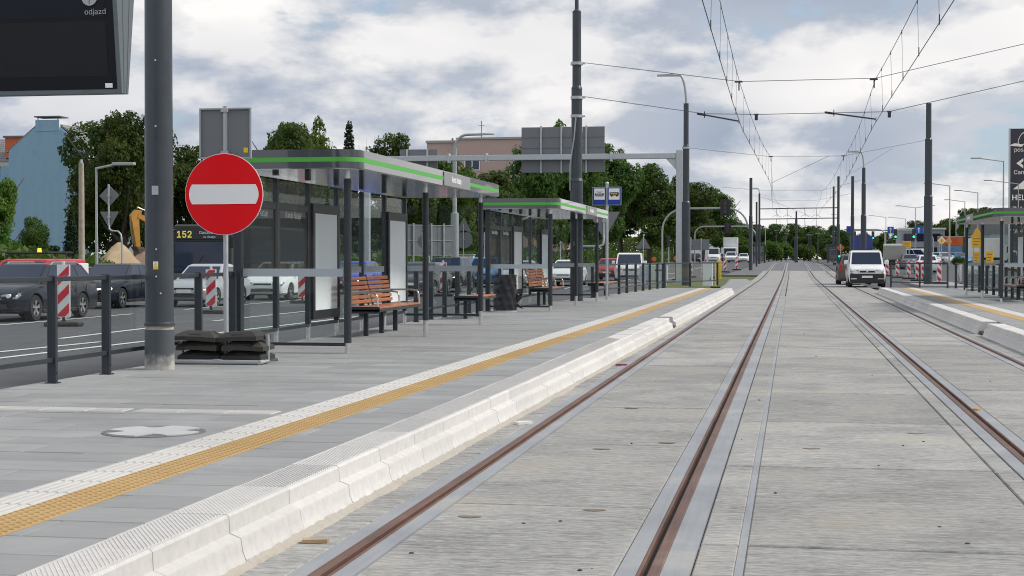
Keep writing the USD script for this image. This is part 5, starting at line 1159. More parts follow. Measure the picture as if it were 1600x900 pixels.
# concrete block wall at the left edge
t = thing('block_wall', 'stack of pale concrete blocks at the far left behind the road', 'wall', (-27.5, 51.6, -.1))
for j in range(3):
    for k in range(3): obj('concrete_block', MB().box(-1.2, -.6 + .3, -1.6 + k * .8, -.82 + k * .8, j * .62, j * .62 + .60, .02), M_pave if j == 0 else M_kerb, t)
# sand heaps
M_sand = concrete('sand', (.30, .22, .13), (.46, .36, .23), streak=(3, 3, 3), stain=(.25, .17, .10), tone=.05, bump=.6, fine=.6)
M_soil = concrete('brown_soil', (.17, .11, .075), (.30, .21, .15), streak=(3, 3, 3), stain=(.12, .08, .05), tone=.05, bump=.7, fine=.6)
def heap(name, label, x, y, z, rx, ry, h, mat, seed):
    n = 44; V, f = [], []; g = np.linspace(-1, 1, n)
    for a in g:
        for b in g:
            d = math.hypot(a, b); hh = max(0, 1 - d) ** .9; q = meshkit.fbm(np.array([a * 3, b * 3, seed]), 4, seed) - .5
            V.append((a * rx, b * ry, h * hh * (1 + .35 * q) + .12 * q * (d < 1) - .02))
    for i in range(n - 1):
        for j in range(n - 1): k = i * n + j; f.append((k, k + n, k + n + 1, k + 1))
    o = obj(name, MB().add(np.array(V) + [x, y, z], f), mat, smooth=True); return tag(o, label, 'heap')
heap('sand_heap', 'yellowish sand heap behind the bent sign post', -27.89, 63.5, 0, 2.0, 3.0, 2.05, M_sand, 3)
heap('soil_heap', 'browner soil heap to the right of the sand, under the excavator bucket', -27.59, 65.5, 0, 2.0, 2.6, 1.75, M_soil, 8)
# excavator
t = thing('excavator', 'yellow excavator with raised arm behind the soil heap, half hidden by the thick pole', 'excavator', (-27.47, 68.65, .6), 52.5); UsdGeom.Xformable(t).AddScaleOp().Set(Gf.Vec3f(.65, .65, .65))
M_exc = plain('excavator_yellow', (.42, .21, .035), .5, var=.15, scale=4)
tr = MB()
for s in (-1, 1): tr.prism([(-1.5, .1), (-1.2, 0), (1.2, 0), (1.5, .1), (1.6, .45), (1.3, .8), (-1.3, .8), (-1.6, .45)], s * .9 - .25, s * .9 + .25, 'y')
obj('tracks', tr, M_darkrubber, t)
hs = obj('house', MB().box(-.6, 2.2, -1.15, 1.15, .95, 1.9, .08).prism([(-1.3, .95), (-1.3, 1.9), (-1.0, 2.75), (.3, 2.75), (.3, .95)], .1, 1.1, 'y'), M_exc, t)
obj('cab_window', MB().box(-1.2, .2, .08, .1, 1.8, 2.6), M_carglass, hs)
bm = MB().prism([(.2, 1.5), (-1.6, 3.9), (-3.0, 4.35), (-3.05, 4.05), (-1.75, 3.45), (-.3, 1.3)], -.35, .0, 'y')
obj('boom', bm, M_exc, t); ar = obj('dipper', MB().prism([(-2.7, 4.55), (-3.2, 4.6), (-3.55, 4.2), (-3.15, 2.0), (-2.85, 2.0), (-2.95, 3.9)], -.32, -.02, 'y'), M_exc, t)
obj('bucket', MB().prism([(-3.3, 2.1), (-2.75, 2.05), (-2.5, 1.6), (-2.85, 1.1), (-3.3, 1.2), (-3.05, 1.5), (-3.1, 1.8)], -.6, .25, 'y'), plain('worn_bucket', (.13, .10, .08), .6, metal=.4, var=.4), t)
obj('hydraulic_ram', MB().cyl((-1.4, -.17, 4.2), (-3.0, -.17, 4.75), .07, n=8).cyl((-3.55, -.17, 3.8), (-3.35, -.17, 2.3), .06, n=8), M_chrome, ar)

# blue house at the left
M_bluewall = concrete('blue_plaster', (.185, .31, .44), (.265, .40, .53), streak=(.9, .9, .10), stain=(.17, .27, .37), stain_at=.56, tone=0.0, bump=.05, fine=.75)
M_lightwall = plain('light_plaster', (.62, .66, .70), .85, var=.06, scale=.4)
M_tile = usdkit.material(stage, L + 'grey_roof_tiles', {'g': ('geometry', {}), 'm': ('mapping', {'scale': (1, 1, 1)}), 'b': ('brick_texture', {'scale': 1.0, 'brick_width': .33, 'row_height': .30, 'mortar_size': .03, 'color1': (.20, .20, .205), 'color2': (.26, .26, .26), 'mortar': (.10, .10, .105)}), 's': ('separate_xyz', {}), 'c': ('combine_xyz', {}), 'p': ('principled_bsdf', {'roughness': .7})},
    [('g.position', 's.vector'), ('s.x', 'c.x'), ('s.z', 'c.y'), ('c.vector', 'b.vector'), ('b.color', 'p.base_color')], surface='p.BSDF')
M_brick = plain('orange_brick', (.50, .12, .05), .8, var=.15, scale=5)
M_cap = plain('chimney_cap', (.13, .13, .14), .5, metal=.3)
t = thing('blue_house', 'tall blue gabled house with chimneys and grey tiled roof at the left', 'house', (-93, 190, 0))
gab = [(-5.3, 0), (5.45, 0), (5.45, 15.1), (1.6, 18.1), (-1.6, 18.1), (-5.3, 15.1)]
obj('gable_wall', MB().prism(gab, 0, .4, 'y'), M_bluewall, t)
obj('side_wall', MB().box(5.05, 5.44, .41, 11, 0, 15.0), M_lightwall, t); obj('side_wall', MB().box(-5.29, -4.9, .41, 11, 0, 15.0), M_lightwall, t)
obj('wing_wall', MB().box(-16, -5.35, 6, 6.4, 0, 13.6), M_bluewall, t)
obj('gable_roof', MB().prism([(-5.7, 14.9), (-1.6, 18.25), (1.6, 18.25), (5.85, 14.9), (5.85, 15.15), (1.6, 18.5), (-1.6, 18.5), (-5.7, 15.15)], .3, 12, 'y'), M_tile, t)
rf = obj('main_roof', MB().add([(-22, 6.5, 13.4), (12, 6.5, 13.4), (10, 12, 17.6), (-22, 12, 17.6), (12, 17, 13.4), (-22, 17, 13.4)], [(0, 1, 2), (0, 2, 3), (1, 4, 2), (2, 4, 5), (2, 5, 3)]), M_tile, t)
obj('main_wall', MB().box(-22, 11.6, 11, 16.5, 0, 13.4), M_lightwall, t)
ch = obj('chimney', MB().box(-1.62, 1.58, -.05, 2.2, 17.6, 19.0), M_bluewall, t); obj('chimney_side', MB().box(1.585, 1.62, -.05, 2.2, 17.6, 19.0), M_lightwall, ch); obj('chimney_cap', MB().box(-1.75, 1.75, -.15, 2.35, 19.35, 19.5).box(-1.4, -1.3, .1, .2, 19.0, 19.35).box(1.3, 1.4, .1, .2, 19.0, 19.35), M_cap, ch)
ch = obj('chimney', MB().box(-10.2, -6.4, 8.5, 9.6, 13.8, 17.5), M_brick, t); obj('chimney_cap', MB().box(-10.4, -6.2, 8.3, 9.8, 17.5, 17.75), M_cap, ch)
ch = obj('chimney', MB().box(2.2, 4.0, 11, 12, 17.4, 18.4), M_brick, t); obj('chimney_cap', MB().box(2.0, 4.2, 10.8, 12.2, 18.4, 18.75), M_cap, ch)
[obj('balcony', MB().box(5.45, 6.6, 1.2, 3.8, zz, zz + 1.2), M_lightwall, t) for zz in (5.8, 8.6, 11.4)]
obj('gutter_pipe', MB().cyl((5.3, -.08, 0), (5.3, -.08, 15), .07, n=6), M_cap, t)
obj('snow_guard', MB().box(-9.8, -6, 8.0, 8.2, 14.7, 14.8).box(-10.5, -6.3, 7.6, 7.8, 14.2, 14.3), M_black, rf)

# pink apartment block
M_pink = plain('pink_plaster', (.46, .335, .315), .85, var=.06, scale=.5)
t = thing('apartment_block', 'flat roofed dusty pink apartment block behind the trees, with an aerial', 'apartment block', (-38, 200, 0), 0)
obj('wall', MB().box(-8, 9, 0, 12, 0, 16.2).box(-3.9, 9, -1.0, -.005, 0, 16.5), M_pink, t)
obj('parapet', MB().box(-8.15, -3.9, -.15, 12.1, 16.2, 16.5).box(-4.0, 9.1, -1.15, 12.1, 16.505, 16.75), plain('parapet_grey', (.36, .33, .31), .7), t)
for x, z in ((-2.9, 12.6), (3.4, 12.6), (-2.9, 9.6), (3.4, 9.6)):
    w = obj('window', MB().box(x, x + 2.0, -1.06, -1.005, z, z + 1.5), M_white, t)
    obj('pane', MB().box(x + .12, x + .93, -1.085, -1.065, z + .12, z + 1.38).box(x + 1.07, x + 1.88, -1.085, -1.065, z + .12, z + 1.38), M_carglass, w)
obj('aerial', MB().cyl((-1.5, 3, 16.7), (-1.5, 3, 19.2), .05, n=6).box(-1.9, -1.1, 2.97, 3.03, 18.6, 18.65), M_black, t); obj('vent_pipe', MB().cyl((-5.3, 3, 16.4), (-5.3, 3, 17.0), .13, n=8).cyl((.5, 3, 16.4), (.5, 3, 17.0), .13, n=8), M_cap, t)
# white building beyond the arch
t = thing('white_building', 'low white building behind the arch and tree crown', 'building', (-21.5, 420, .8))
obj('wall', MB().box(-9, 5.5, 0, 14, 0, 9.3).box(-3, 1, -1, 0, 9.0, 11.5), M_lightwall, t); obj('roof', MB().box(-9.4, 6, -.6, 14.4, 9.31, 9.9), M_white, t)
for k in range(7):
    w = obj('window', MB().box(-8.3 + k * 1.9, -7.2 + k * 1.9, -.06, -.004, 5.8, 7.6), M_carglass, t)
obj('flat_top', MB().box(-3.2, 1.2, -1.2, .2, 11.52, 11.9), M_cap, t)

# ------------------------------------------------ right: mall, building, signs
M_cladding = plain('grey_cladding', (.16, .17, .19), .5, metal=.3, var=.06, scale=.5)
M_curtain = plain('glazed_front', (.25, .32, .34), .12, metal=.4, var=.15, scale=.35)
t = thing('shopping_centre', 'large grey shopping building with tall glazed front behind the right shelter', 'building', (41.0, 262, .7))
obj('wall', MB().box(-13.5, 40, 0, 20, 4.6, 7.6), M_cladding, t); gl = obj('glazed_front', MB().box(-13, 40, .6, 19, 0, 4.59), M_curtain, t)
for k in range(16): obj('mullion', MB().box(-12.6 + k * 2.2, -12.48 + k * 2.2, .48, .595, 0, 4.58), M_galv2, gl)
tm = MB(); sign_text(tm, 'superm', 1.0, (-3.6, -.01, 5.6), (1, 0, 0), (0, 0, 1)); obj('wall_lettering', tm, M_white, t)
t = thing('office_building', 'grey two-storey building left of the billboards with louvred upper floor', 'building', (22.1, 275, .7))
obj('wall', MB().box(-4.2, 3.0, 0, 12, 0, 5.6), plain('office_grey', (.33, .34, .36), .6, var=.08), t); obj('roof', MB().box(-4.4, 3.2, -.2, 12.2, 5.6, 5.85), M_white, t)
for k in range(3): obj('window', MB().box(-3.6 + k * 2.1, -1.9 + k * 2.1, -.04, -.004, 3.6, 4.9), M_carglass, t)
for k in range(3): obj('louvre', MB().box(-3.8, 2.7, -.10, -.045, 3.9 + k * .35, 4.0 + k * .35), M_black, t)
obj('entrance', MB().box(-3.6, 2.4, -.04, -.004, .1, 2.6), M_carglass, t)
# dark tower sign with shop names
M_navy = plain('tower_navy', (.022, .024, .042), .35)
t = thing('shopping_tower_sign', 'tall dark navy tower sign with white shop names at the right edge', 'advertising tower', (28.2, 200, .7))
b = obj('panel', MB().box(-2.4, 2.4, -.4, .4, 0, 16.3), M_navy, t); obj('light_edge', MB().box(-2.52, -2.405, -.42, .42, 0, 16.35), M_galv, t)
f = -.405
def put(nm, m): obj(nm, m.move((-.72, 0, 0)), M_white, b)
def ellipse_ring(cx, cz, a, b_, w, tilt):
    n = 26; v, q = [], []
    for i in range(n):
        u = i * 2 * math.pi / n
        for s in (1, 1 - w):
            p, r_ = a * s * math.cos(u), b_ * s * math.sin(u); v.append((cx + p * math.cos(tilt) - r_ * math.sin(tilt), f - .01, cz + p * math.sin(tilt) + r_ * math.cos(tilt)))
        j = (i + 1) % n; q.append((2 * i, 2 * j, 2 * j + 1, 2 * i + 1))
    return MB().add(v, q)
put('emblem_loop', ellipse_ring(-.3, 15.0, .95, .45, .16, 1.2)); put('emblem_loop', ellipse_ring(.5, 15.0, .95, .45, .16, 1.7).move((0, -.003, 0))); put('emblem_stroke', MB().prism([(-1.9, 14.25), (-.3, 14.15), (-.2, 14.4), (-1.2, 14.55)], f - .012, f - .004, 'y'))
put('shop_name', sign_text(MB(), 'posnania', .47, (.1, f - .002, 13.55), (1, 0, 0), (0, 0, 1)))
put('emblem', MB().prism([(-1.0, 12.15), (-.2, 12.75), (-.2, 12.4), (-.5, 12.15), (-.2, 11.9), (-.2, 11.55)], f - .012, f - .004, 'y')); put('emblem', MB().prism([(-.1, 12.6), (.5, 12.75), (.9, 12.15), (.5, 11.6), (-.1, 11.7), (.2, 12.15)], f - .012, f - .004, 'y'))
put('shop_name', sign_text(MB(), 'Carrefour', .48, (.2, f - .002, 10.85), (1, 0, 0), (0, 0, 1)))
put('emblem', MB().prism([(-1.35, 9.05), (.1, 10.25), (1.5, 9.05)], f - .012, f - .004, 'y'))
put('shop_name', sign_text(MB(), 'HELIOS', .62, (.1, f - .002, 7.75), (1, 0, 0), (0, 0, 1), bold=True))
put('shop_name', sign_text(MB(), 'Z A R A', .6, (.0, f - .002, 6.35), (1, 0, 0), (0, 0, 1)))
put('shop_name', sign_text(MB(), 'H&M', .95, (.35, f - .002, 4.85), (1, 0, 0), (0, 0, 1), bold=True))
put('shop_name', sign_text(MB(), 'VAN GRAAF', .5, (.3, f - .002, 3.75), (1, 0, 0), (0, 0, 1)))
# orange billboard, detour signs, direction signs
t = thing('billboard', 'orange billboard with blue lower half left of the right shelter', 'billboard', (21.3, 222, .75))
obj('orange_panel', MB().box(-1.9, 1.3, -.05, .05, 2.45, 3.6), M_orange, t); obj('blue_panel', MB().box(-1.9, 1.2, -.05, .05, 1.4, 2.4), plain('poster_bluegrey', (.12, .2, .34), .5, var=.4, scale=1.2), t)
for k, (a, b_) in enumerate([(-1.6, -.5), (-.2, .7)]): obj('poster_block', MB().box(a, b_, -.07, -.055, 2.6 + .12 * k, 3.4), plain(f'poster_dark_orange_{k}', (.55, .07, .015), .5), t)
obj('dark_panel', MB().box(1.35, 2.3, -.05, .05, 1.4, 3.6), plain('poster_dark', (.05, .05, .07), .4, var=.5, scale=2), t); obj('frame', MB().box(-2.0, 2.4, .06, .12, 3.6, 3.7).box(-2.0, -1.92, .06, .12, 0, 3.6).box(2.32, 2.4, .06, .12, 0, 3.6), M_galv2, t)
def yellow_board(label, x, y, z, w, h, z0, roof=False, panel=True):
    t = thing('detour_sign', label, 'road sign', (x, y, z))
    for s in (-.3, .3): obj('post', MB().cyl((s * w, 0, 0), (s * w, 0, z0 + h * .8), .05, n=8), M_galv2, t)
    p = obj('yellow_panel', MB().box(-w / 2, w / 2, -.12, -.06, z0, z0 + h, .02), M_detour, t)
    if roof: obj('top_panel', MB().prism([(-w * .42, z0 + h + .01), (w * .42, z0 + h + .01), (w * .2, z0 + h + .55), (0, z0 + h + .75), (-w * .2, z0 + h + .55)], -.12, -.06, 'y'), M_detour, p)
    m = MB()
    for k in range(3): m.box(-w * .36, w * (.1 + .12 * k), -.126, -.121, z0 + h * (.2 + .24 * k), z0 + h * (.28 + .24 * k))
    obj('black_print', m, M_detprint, p)
    return t
M_detour = plain('detour_yellow', (.74, .40, .02), .5, var=.08); M_detprint = plain('detour_print', (.32, .19, .02), .5)
yellow_board('yellow detour sign with stepped top seen through the right shelter', 18.5, 168, .6, 1.05, 1.25, 1.95, roof=True)
yellow_board('yellow board standing under the yellow detour sign', 19.2, 175, .6, .75, 1.2, .35)
yellow_board('narrow yellow board at the right, before the white lorry', 20.9, 178, .6, .75, 1.35, .3)
yellow_board('small yellow board above the cars right of the flatbed truck', 11.7, 170, .5, .85, .72, 2.0)
t = S(16.1, 172, 'warning_sign', 'orange yellow triangular sign before the billboard', 3.0, [tri(.75, 2.5)], zb_=.6, mat=M_detour)
S(4.95, 168, 'warning_sign', 'orange diamond sign left of the white van', 2.4, [diam(.42, 2.05)], zb_=.5, mat=M_orange)
q = S(17.0, 190, 'priority_sign', 'white and yellow diamond sign by the curved signal post', 3.0, [diam(.48, 2.8)], zb_=.7, mat=M_white)
obj('yellow_centre', MB().prism(diam(.32, 2.8), .03, .04, 'y'), M_yellow, q)
t = thing('signal_gantry', 'long signal bar with blue direction signs and green lights over the right road', 'signal gantry', (16.5, 195, .7))
obj('tube', MB().tube([(0, 0, 0), (0, 0, 2.6)] + [(-1.3 + 1.3 * math.cos(a), 0, 2.7 + 1.35 * math.sin(a)) for a in np.linspace(0, math.pi / 2, 7)] + [(-9.8, 0, 4.1)], .07, 8), M_galv2, t, smooth=50)
obj('second_post', MB().cyl((-.9, .6, 0), (-.9, .6, 3.6), .06, n=8).cyl((.7, .6, 0), (.7, .6, 2.9), .06, n=8), M_galv2, t)
for x, w in ((-4.95, .75), (-1.7, 1.1)):
    p = obj('blue_sign', MB().box(x - w / 2, x + w / 2, -.16, -.1, 3.7, 4.5, .02), plain(f'direction_blue_{int(w * 100)}', (.01, .09, .42), .4), t); obj('white_arrow', MB().box(x - .05, x + .05, -.172, -.162, 3.8, 4.25).prism([(x - .18, 4.2), (x + .18, 4.2), (x, 4.42)], -.172, -.162, 'y'), M_white, p)
signal_head('green traffic light nearest the left blue direction sign', 12.1, 194.6, 4.35, lit=True, s=1.15); signal_head('green traffic light nearest the right blue direction sign', 14.2, 194.6, 4.35, lit=True, s=1.15)
t = thing('signal_gantry', 'further signal bar with green lights behind the white van', 'signal gantry', (10.6, 190, .7)); obj('tube', MB().tube([(0, 0, 0), (0, 0, 3.6), (-.3, 0, 4.0), (-.8, 0, 4.1), (-4.6, 0, 4.1)], .07, 8), M_galv2, t, smooth=50); obj('blue_sign', MB().box(-4.35, -3.6, -.16, -.1, 3.75, 4.5, .02), M_blue, t)
signal_head('green traffic light behind the pole with the lamp arm', 7.15, 189.6, 4.05, lit=True, s=1.1); signal_head('green traffic light above the dark blue box truck', 9.25, 189.6, 4.1, lit=True, s=1.0)
signal_head('lower green traffic light left of the box truck', 8.4, 186, 3.4, lit=True, s=.9, mount=(8.4, .7)); signal_head('low green traffic light beside the dark gate pole', 5.6, 196, 2.0, lit=True, s=1.0, mount=(5.8, .7))
t = thing('white_railing', 'white pedestrian railing by the curved signal post at right', 'railing', (15.4, 178, .65)); obj('frame', MB().tube([(-1.6, 0, 0), (-1.6, 0, 1.0), (1.6, 0, 1.0), (1.6, 0, 0)], .05, 6).cyl((-1.6, 0, .5), (1.6, 0, .5), .04, n=6), M_galv, t)
for lb, x in (('small glazed tram shelter beyond the arch pole', -4.7), ('small glazed tram shelter beyond the right gate pole', 6.0)):
    t = thing('far_shelter', lb, 'shelter', (x, 235, .8)); obj('roof', MB().box(-.9, .9, 0, 8, 2.5, 2.7, .02), M_anth, t); obj('glass_wall', MB().box(-.85, -.8, .1, 7.9, .2, 2.4).box(-.8, .8, .1, .15, .2, 2.4), M_glass_dark, t)
    for yy in (0.1, 4, 7.9): obj('post', MB().box(.75, .83, yy - .04, yy + .04, 0, 2.5).box(-.83, -.75, yy - .04, yy + .04, 0, 2.5), M_anth, t)

# ------------------------------------------------ trees
M_leaf = leafy('maple_leaves', (.042, .084, .015), (.21, .31, .06)); M_leaf2 = leafy('bright_leaves', (.07, .13, .016), (.29, .41, .07)); M_conifer = leafy('conifer_needles', (.018, .036, .016), (.08, .12, .045), trans=.12); M_leaf3 = leafy('hedge_leaves', (.05, .10, .012), (.14, .22, .035))
M_bark = plain('bark', (.075, .06, .048), .9, var=.35, scale=5, bump=.5)
def crown_mesh(blobs, n, size, seed, shell=.45):
    """Many small leaf faces spread through several lobes; gaps stay between the clumps."""
    g = np.random.default_rng(seed); P = []; N = []
    w = np.array([b[3] * b[4] * b[5] for b in blobs]) ** .67; w /= w.sum()
    for (cx, cy, cz, rx, ry, rz), k in zip(blobs, (w * n).astype(int)):
        d = g.normal(size=(k * 2, 3)); d /= np.linalg.norm(d, axis=1, keepdims=True); rad = (shell + (1 - shell) * g.random(k * 2)) ** .6
        p = d * rad[:, None]; keep = meshkit.fbm(p * 2.6 + np.array([cx, cy, cz]) * .7, 3, seed) > .47
        p, d = p[keep][:k], d[keep][:k]; bump = 1 + .35 * (meshkit.noise(d * 3.1 + cx, seed + 1) - .5)
        P.append(p * bump[:, None] * [rx, ry, rz] + [cx, cy, cz]); N.append(d)
    P, N = np.vstack(P), np.vstack(N); m = len(P)
    nn = N * .7 + g.normal(size=(m, 3)) * .55 + [0, 0, .25]; nn /= np.linalg.norm(nn, axis=1, keepdims=True)
    a = np.cross(nn, g.normal(size=(m, 3))); a /= np.linalg.norm(a, axis=1, keepdims=True); b = np.cross(nn, a)
    s = size * (.6 + .8 * g.random((m, 1)))
    V = np.stack([P - a * s, P + b * s * .55 + nn * s * .12, P + a * s, P - b * s * .55 + nn * s * .12], 1).reshape(-1, 3)
    i = np.arange(m)[:, None] * 4; F = np.vstack([i + [0, 1, 2], i + [0, 2, 3]]); return V, F
def trunk_mesh(h, r, limbs, seed):
    g = random.Random(seed); m = MB(); top = h * .72
    m.tube([(0, 0, -.3), (0.02 * h, 0, h * .2), (0, .02 * h, h * .45), (.015 * h, 0, top)], [r * 1.25, r, r * .75, r * .3], 9)
    for k in range(limbs):
        a = k * 2.4 + g.random(); z = h * (.22 + .4 * k / limbs); l = h * g.uniform(.22, .34)
        m.tube([(0, 0, z), (l * .5 * math.cos(a), l * .5 * math.sin(a), z + l * .35), (l * math.cos(a), l * math.sin(a), z + l * .9)], [r * .5, r * .32, r * .1], 6)
    return m
def tree_proto(name, label, cat, kind, seed, loc, sc=1.0, rz=0):
    g = random.Random(seed); t = thing(name, label, cat, loc, rz)
    if np.ndim(sc) or sc != 1.0: UsdGeom.Xformable(t).AddScaleOp().Set(Gf.Vec3f(*((sc,) * 3 if np.ndim(sc) == 0 else sc)))
    if kind == 'broad':       # about 10 m tall
        bl = [(0, 0, 6.2, 2.6, 2.6, 2.8)]
        for k in range(11): a = k * 2.4; rr = 2.2 + g.uniform(-.4, .7); z = 3.2 + 5.0 * ((k * .37) % 1); s = 1.35 + g.uniform(-.3, .5); bl.append((rr * math.cos(a) * (1.15 - abs(z - 5.2) * .12), rr * math.sin(a) * (1.15 - abs(z - 5.2) * .12), z, s, s, s * .9))
        bl += [(.4, .2, 8.6, 1.3, 1.3, 1.2), (-.7, 0, 9.0, .8, .8, .9)]
        obj('crown', crown_mesh(bl, 30000, .115, seed), M_leaf, t); obj('trunk', trunk_mesh(10, .24, 9, seed), M_bark, t)
    elif kind == 'light':
        bl = [(0, 0, 5.5, 2.2, 2.2, 2.4)]
        for k in range(12): a = k * 2.4; z = 3.0 + 5.4 * ((k * .61) % 1); s = 1.0 + g.uniform(-.2, .5); rr = (2.5 - abs(z - 5) * .35) * g.uniform(.8, 1.1); bl.append((rr * math.cos(a), rr * math.sin(a), z, s, s, s * 1.1))
        bl += [(.2, .1, 9.0, .7, .7, 1.2)]
        obj('crown', crown_mesh(bl, 26000, .115, seed), M_leaf2, t); obj('trunk', trunk_mesh(10, .2, 9, seed), M_bark, t)
    elif kind == 'conifer':   # about 10 m tall
        bl = []
        for k in range(15):
            z = .9 + 8.6 * k / 14; rr = 1.75 * (1 - (z - .6) / 9.9) + .15
            for j in range(4): a = j * 1.57 + k * .8; bl.append((rr * .55 * math.cos(a), rr * .55 * math.sin(a), z - .1, rr * .55, rr * .55, .42))
        obj('crown', crown_mesh(bl, 12000, .12, seed, .2), M_conifer, t); obj('trunk', trunk_mesh(10, .16, 0, seed), M_bark, t)
    elif kind == 'bush':      # about 2.4 m tall
        bl = [(0, 0, 1.1, .9, .9, .9)] + [(math.cos(a) * .8, math.sin(a) * .7, .8 + .5 * ((a * .7) % 1), .6, .6, .6) for a in np.arange(7) * .9]
        obj('crown', crown_mesh(bl, 5000, .085, seed), M_leaf3, t); obj('trunk', trunk_mesh(2.2, .05, 6, seed), M_bark, t)
    return t
tp = {'broad': tree_proto('leafy_tree', 'big dark maple right of the blue house, behind the excavator', 'tree', 'broad', 11, (-31.21, 71.5, -.2), (.60, .60, .88)),
      'light': tree_proto('leafy_tree', 'bright green tree at the far left edge before the blue house', 'tree', 'light', 12, (-32.89, 62.0, -.2), (.42, .42, .58)),
      'conifer': tree_proto('conifer_tree', 'dark conifer before the right corner of the blue house', 'tree', 'conifer', 13, (-34.98, 74.0, -.2), (.40, .40, .42)),
      'bush': tree_proto('bush', 'light green bush growing on the sand heap', 'bush', 'bush', 14, (-28.0, 62.2, .2), .62)}
tp['broad2'] = tree_proto('leafy_tree', 'dark tree left of the no-entry sign, behind the bus', 'tree', 'broad', 21, (-32.5, 84, -.2), .80)
tp['light2'] = tree_proto('leafy_tree', 'lighter tree above the nearest shelter roof', 'tree', 'light', 22, (-37, 118, -.2), (1.05, 1.05, .98))
def tree(kind, label, x, y, s, z=-.2, rz=None, cat=None, name=None):
    rz = R.uniform(0, 360) if rz is None else rz; o = dup(tp[kind], (x, y, z), rz, label=label, name=name, scale=s); return o
tree('broad2', 'dark bushy tree before the blue house wall, left of the lamp', -34.01, 68.0, (.27, .27, .37), -.3)
tree('broad', 'low dark tree at the foot of the blue house', -33.98, 70.0, (.22, .22, .24), -.3)
tree('broad', 'dark tree filling the gap behind the thick pole', -34.8, 79.0, (0.82, 0.82, 0.92))
tree('broad2', 'dark tree behind the left part of the nearest shelter', -34, 95, (0.8, 0.8, 0.83))
tree('broad', 'dark tree behind the info panels of the nearest shelter', -33, 104, (0.85, 0.85, 1.10))
tree('broad', 'round tree topping the nearest shelter roof at left', -36, 112, (1.0, 1.0, 1.18), -.3)
tree('conifer', 'narrow pointed conifer rising above the nearest shelter roof', -34.2, 121.5, (0.85, 0.85, 1.26))
tree('light2', 'yellow green tree left of the pointed conifer', -38, 126, (0.9, 0.9, 1.29))
tree('broad2', 'dark tree between shelter roof and pink block', -33.5, 133, (1.0, 1.0, 1.25))
tree('broad', 'dark tree before the lower floors of the pink block', -32.5, 146, (1.15, 1.15, 1.14))
tree('light2', 'lighter tree before the pink block window', -34.0, 160, (1.05, 1.05, 1.19))
tree('broad2', 'dark tree below the large direction board', -31.0, 166, (1.25, 1.25, 1.11))
tree('broad', 'tall tree just left of the tall stepped pole', -30.5, 186, (1.4, 1.4, 1.53))
tree('light2', 'bright tree behind the right half of the large direction board', -29.5, 205, (1.5, 1.5, 1.88), .2)
tree('broad2', 'dark tree behind the blue stop signs', -27.0, 200, (1.45, 1.45, 1.76), .2)
tree('broad', 'dark tree right of the blue stop signs', -26.0, 225, (1.55, 1.55, 1.77), .4)
tree('light', 'lighter tree left of the light grey gantry leg', -27.5, 262, (1.7, 1.7, 1.85), .6)
tree('broad2', 'tree between gantry leg and lamp pole', -22.5, 256, (1.65, 1.65, 1.63), .6)
tree('broad', 'rightmost big tree behind the arch and traffic light', -17.6, 262, (1.75, 1.75, 1.36), .6)
tree('light2', 'lighter crown behind the lamp pole beside the arch', -20.5, 290, (1.6, 1.6, 1.54), .7)
tree('broad', 'low dark crown under the arch, right of the triangular sign', -13.2, 300, (1.2, 1.2, 1.31), .7)
tree('broad', 'dark tree right of the triangular sign behind the far cars', -18.0, 330, (1.3, 1.3, 1.57), .7)
# far trees at the end of the line
for i, (k, x, y, s, lb) in enumerate([
    ('broad', -15, 480, 1.17, 'far dark tree right of the white building'), ('broad2', -10.5, 500, 1.18, 'far dark tree left of the centre pole, first'), ('broad', -5.5, 490, 1.18, 'far dark tree left of the centre pole, second'), ('broad2', .5, 510, 1.23, 'far dark tree behind the teal centre pole'), ('broad', 5.5, 495, 1.13, 'far dark tree right of the teal centre pole'),
    ('broad2', 11.2, 440, 1.02, 'taller dark far tree left of the right gate pole'), ('light', 16.5, 470, 0.90, 'far tree behind the van roof'), ('broad', 22, 500, 0.93, 'far tree right of the van roof lamp pole'), ('broad2', 29, 520, 0.96, 'far tree left of the thick right pole'), ('broad', 34.5, 470, 1.22, 'far tree at the foot of the double-armed lamp'),
    ('broad2', 30.5, 330, 0.92, 'dark tree right of the thick pole at right'), ('broad', 33.5, 320, 1.10, 'dark tree above the orange billboard'), ('broad', 38.0, 330, 1.15, 'dark tree above the right shelter roof'), ('broad2', 42.0, 335, 1.11, 'largest dark tree above the right shelter roof'), ('broad', 46.5, 340, 1.11, 'dark tree left of the tower sign'), ('broad2', 51.5, 350, 1.11, 'dark tree behind the tower sign')]):
    tree(k, lb, x, y, (s * 1.25, s * 1.25, s), .4)
for i, (x, y, s, lb) in enumerate([(-7.5, 330, 2.0, 'light green hedge bush left of the tracks, first'), (-4.8, 340, 2.3, 'light green hedge bush left of the tracks, second'), (-2.2, 345, 2.2, 'light green hedge bush left of the centre pole'), (2.6, 350, 2.0, 'light green hedge bush right of the centre pole'), (-10.3, 335, 2.6, 'light green bush below the second arch')]):
    tree('bush', lb, x, y, s, .7)
for i, (x, y, s, lb) in enumerate([(8.0, 330, 1.7, 'dark green bush right of the far tracks'), (16.4, 165, .5, 'dark round bush below the billboard'), (7.2, 300, 1.4, 'bush beside the far right shelter')]): tree('bush', lb, x, y, s, .7)
tree('light', 'small round lone tree on a thin stem between the street lamps', 26.2, 255, (.36, .36, .55), 3.2)
tree('bush', 'green weeds at the road edge beside the hoop barriers', -26.9, 61.3, .38, 0.0)
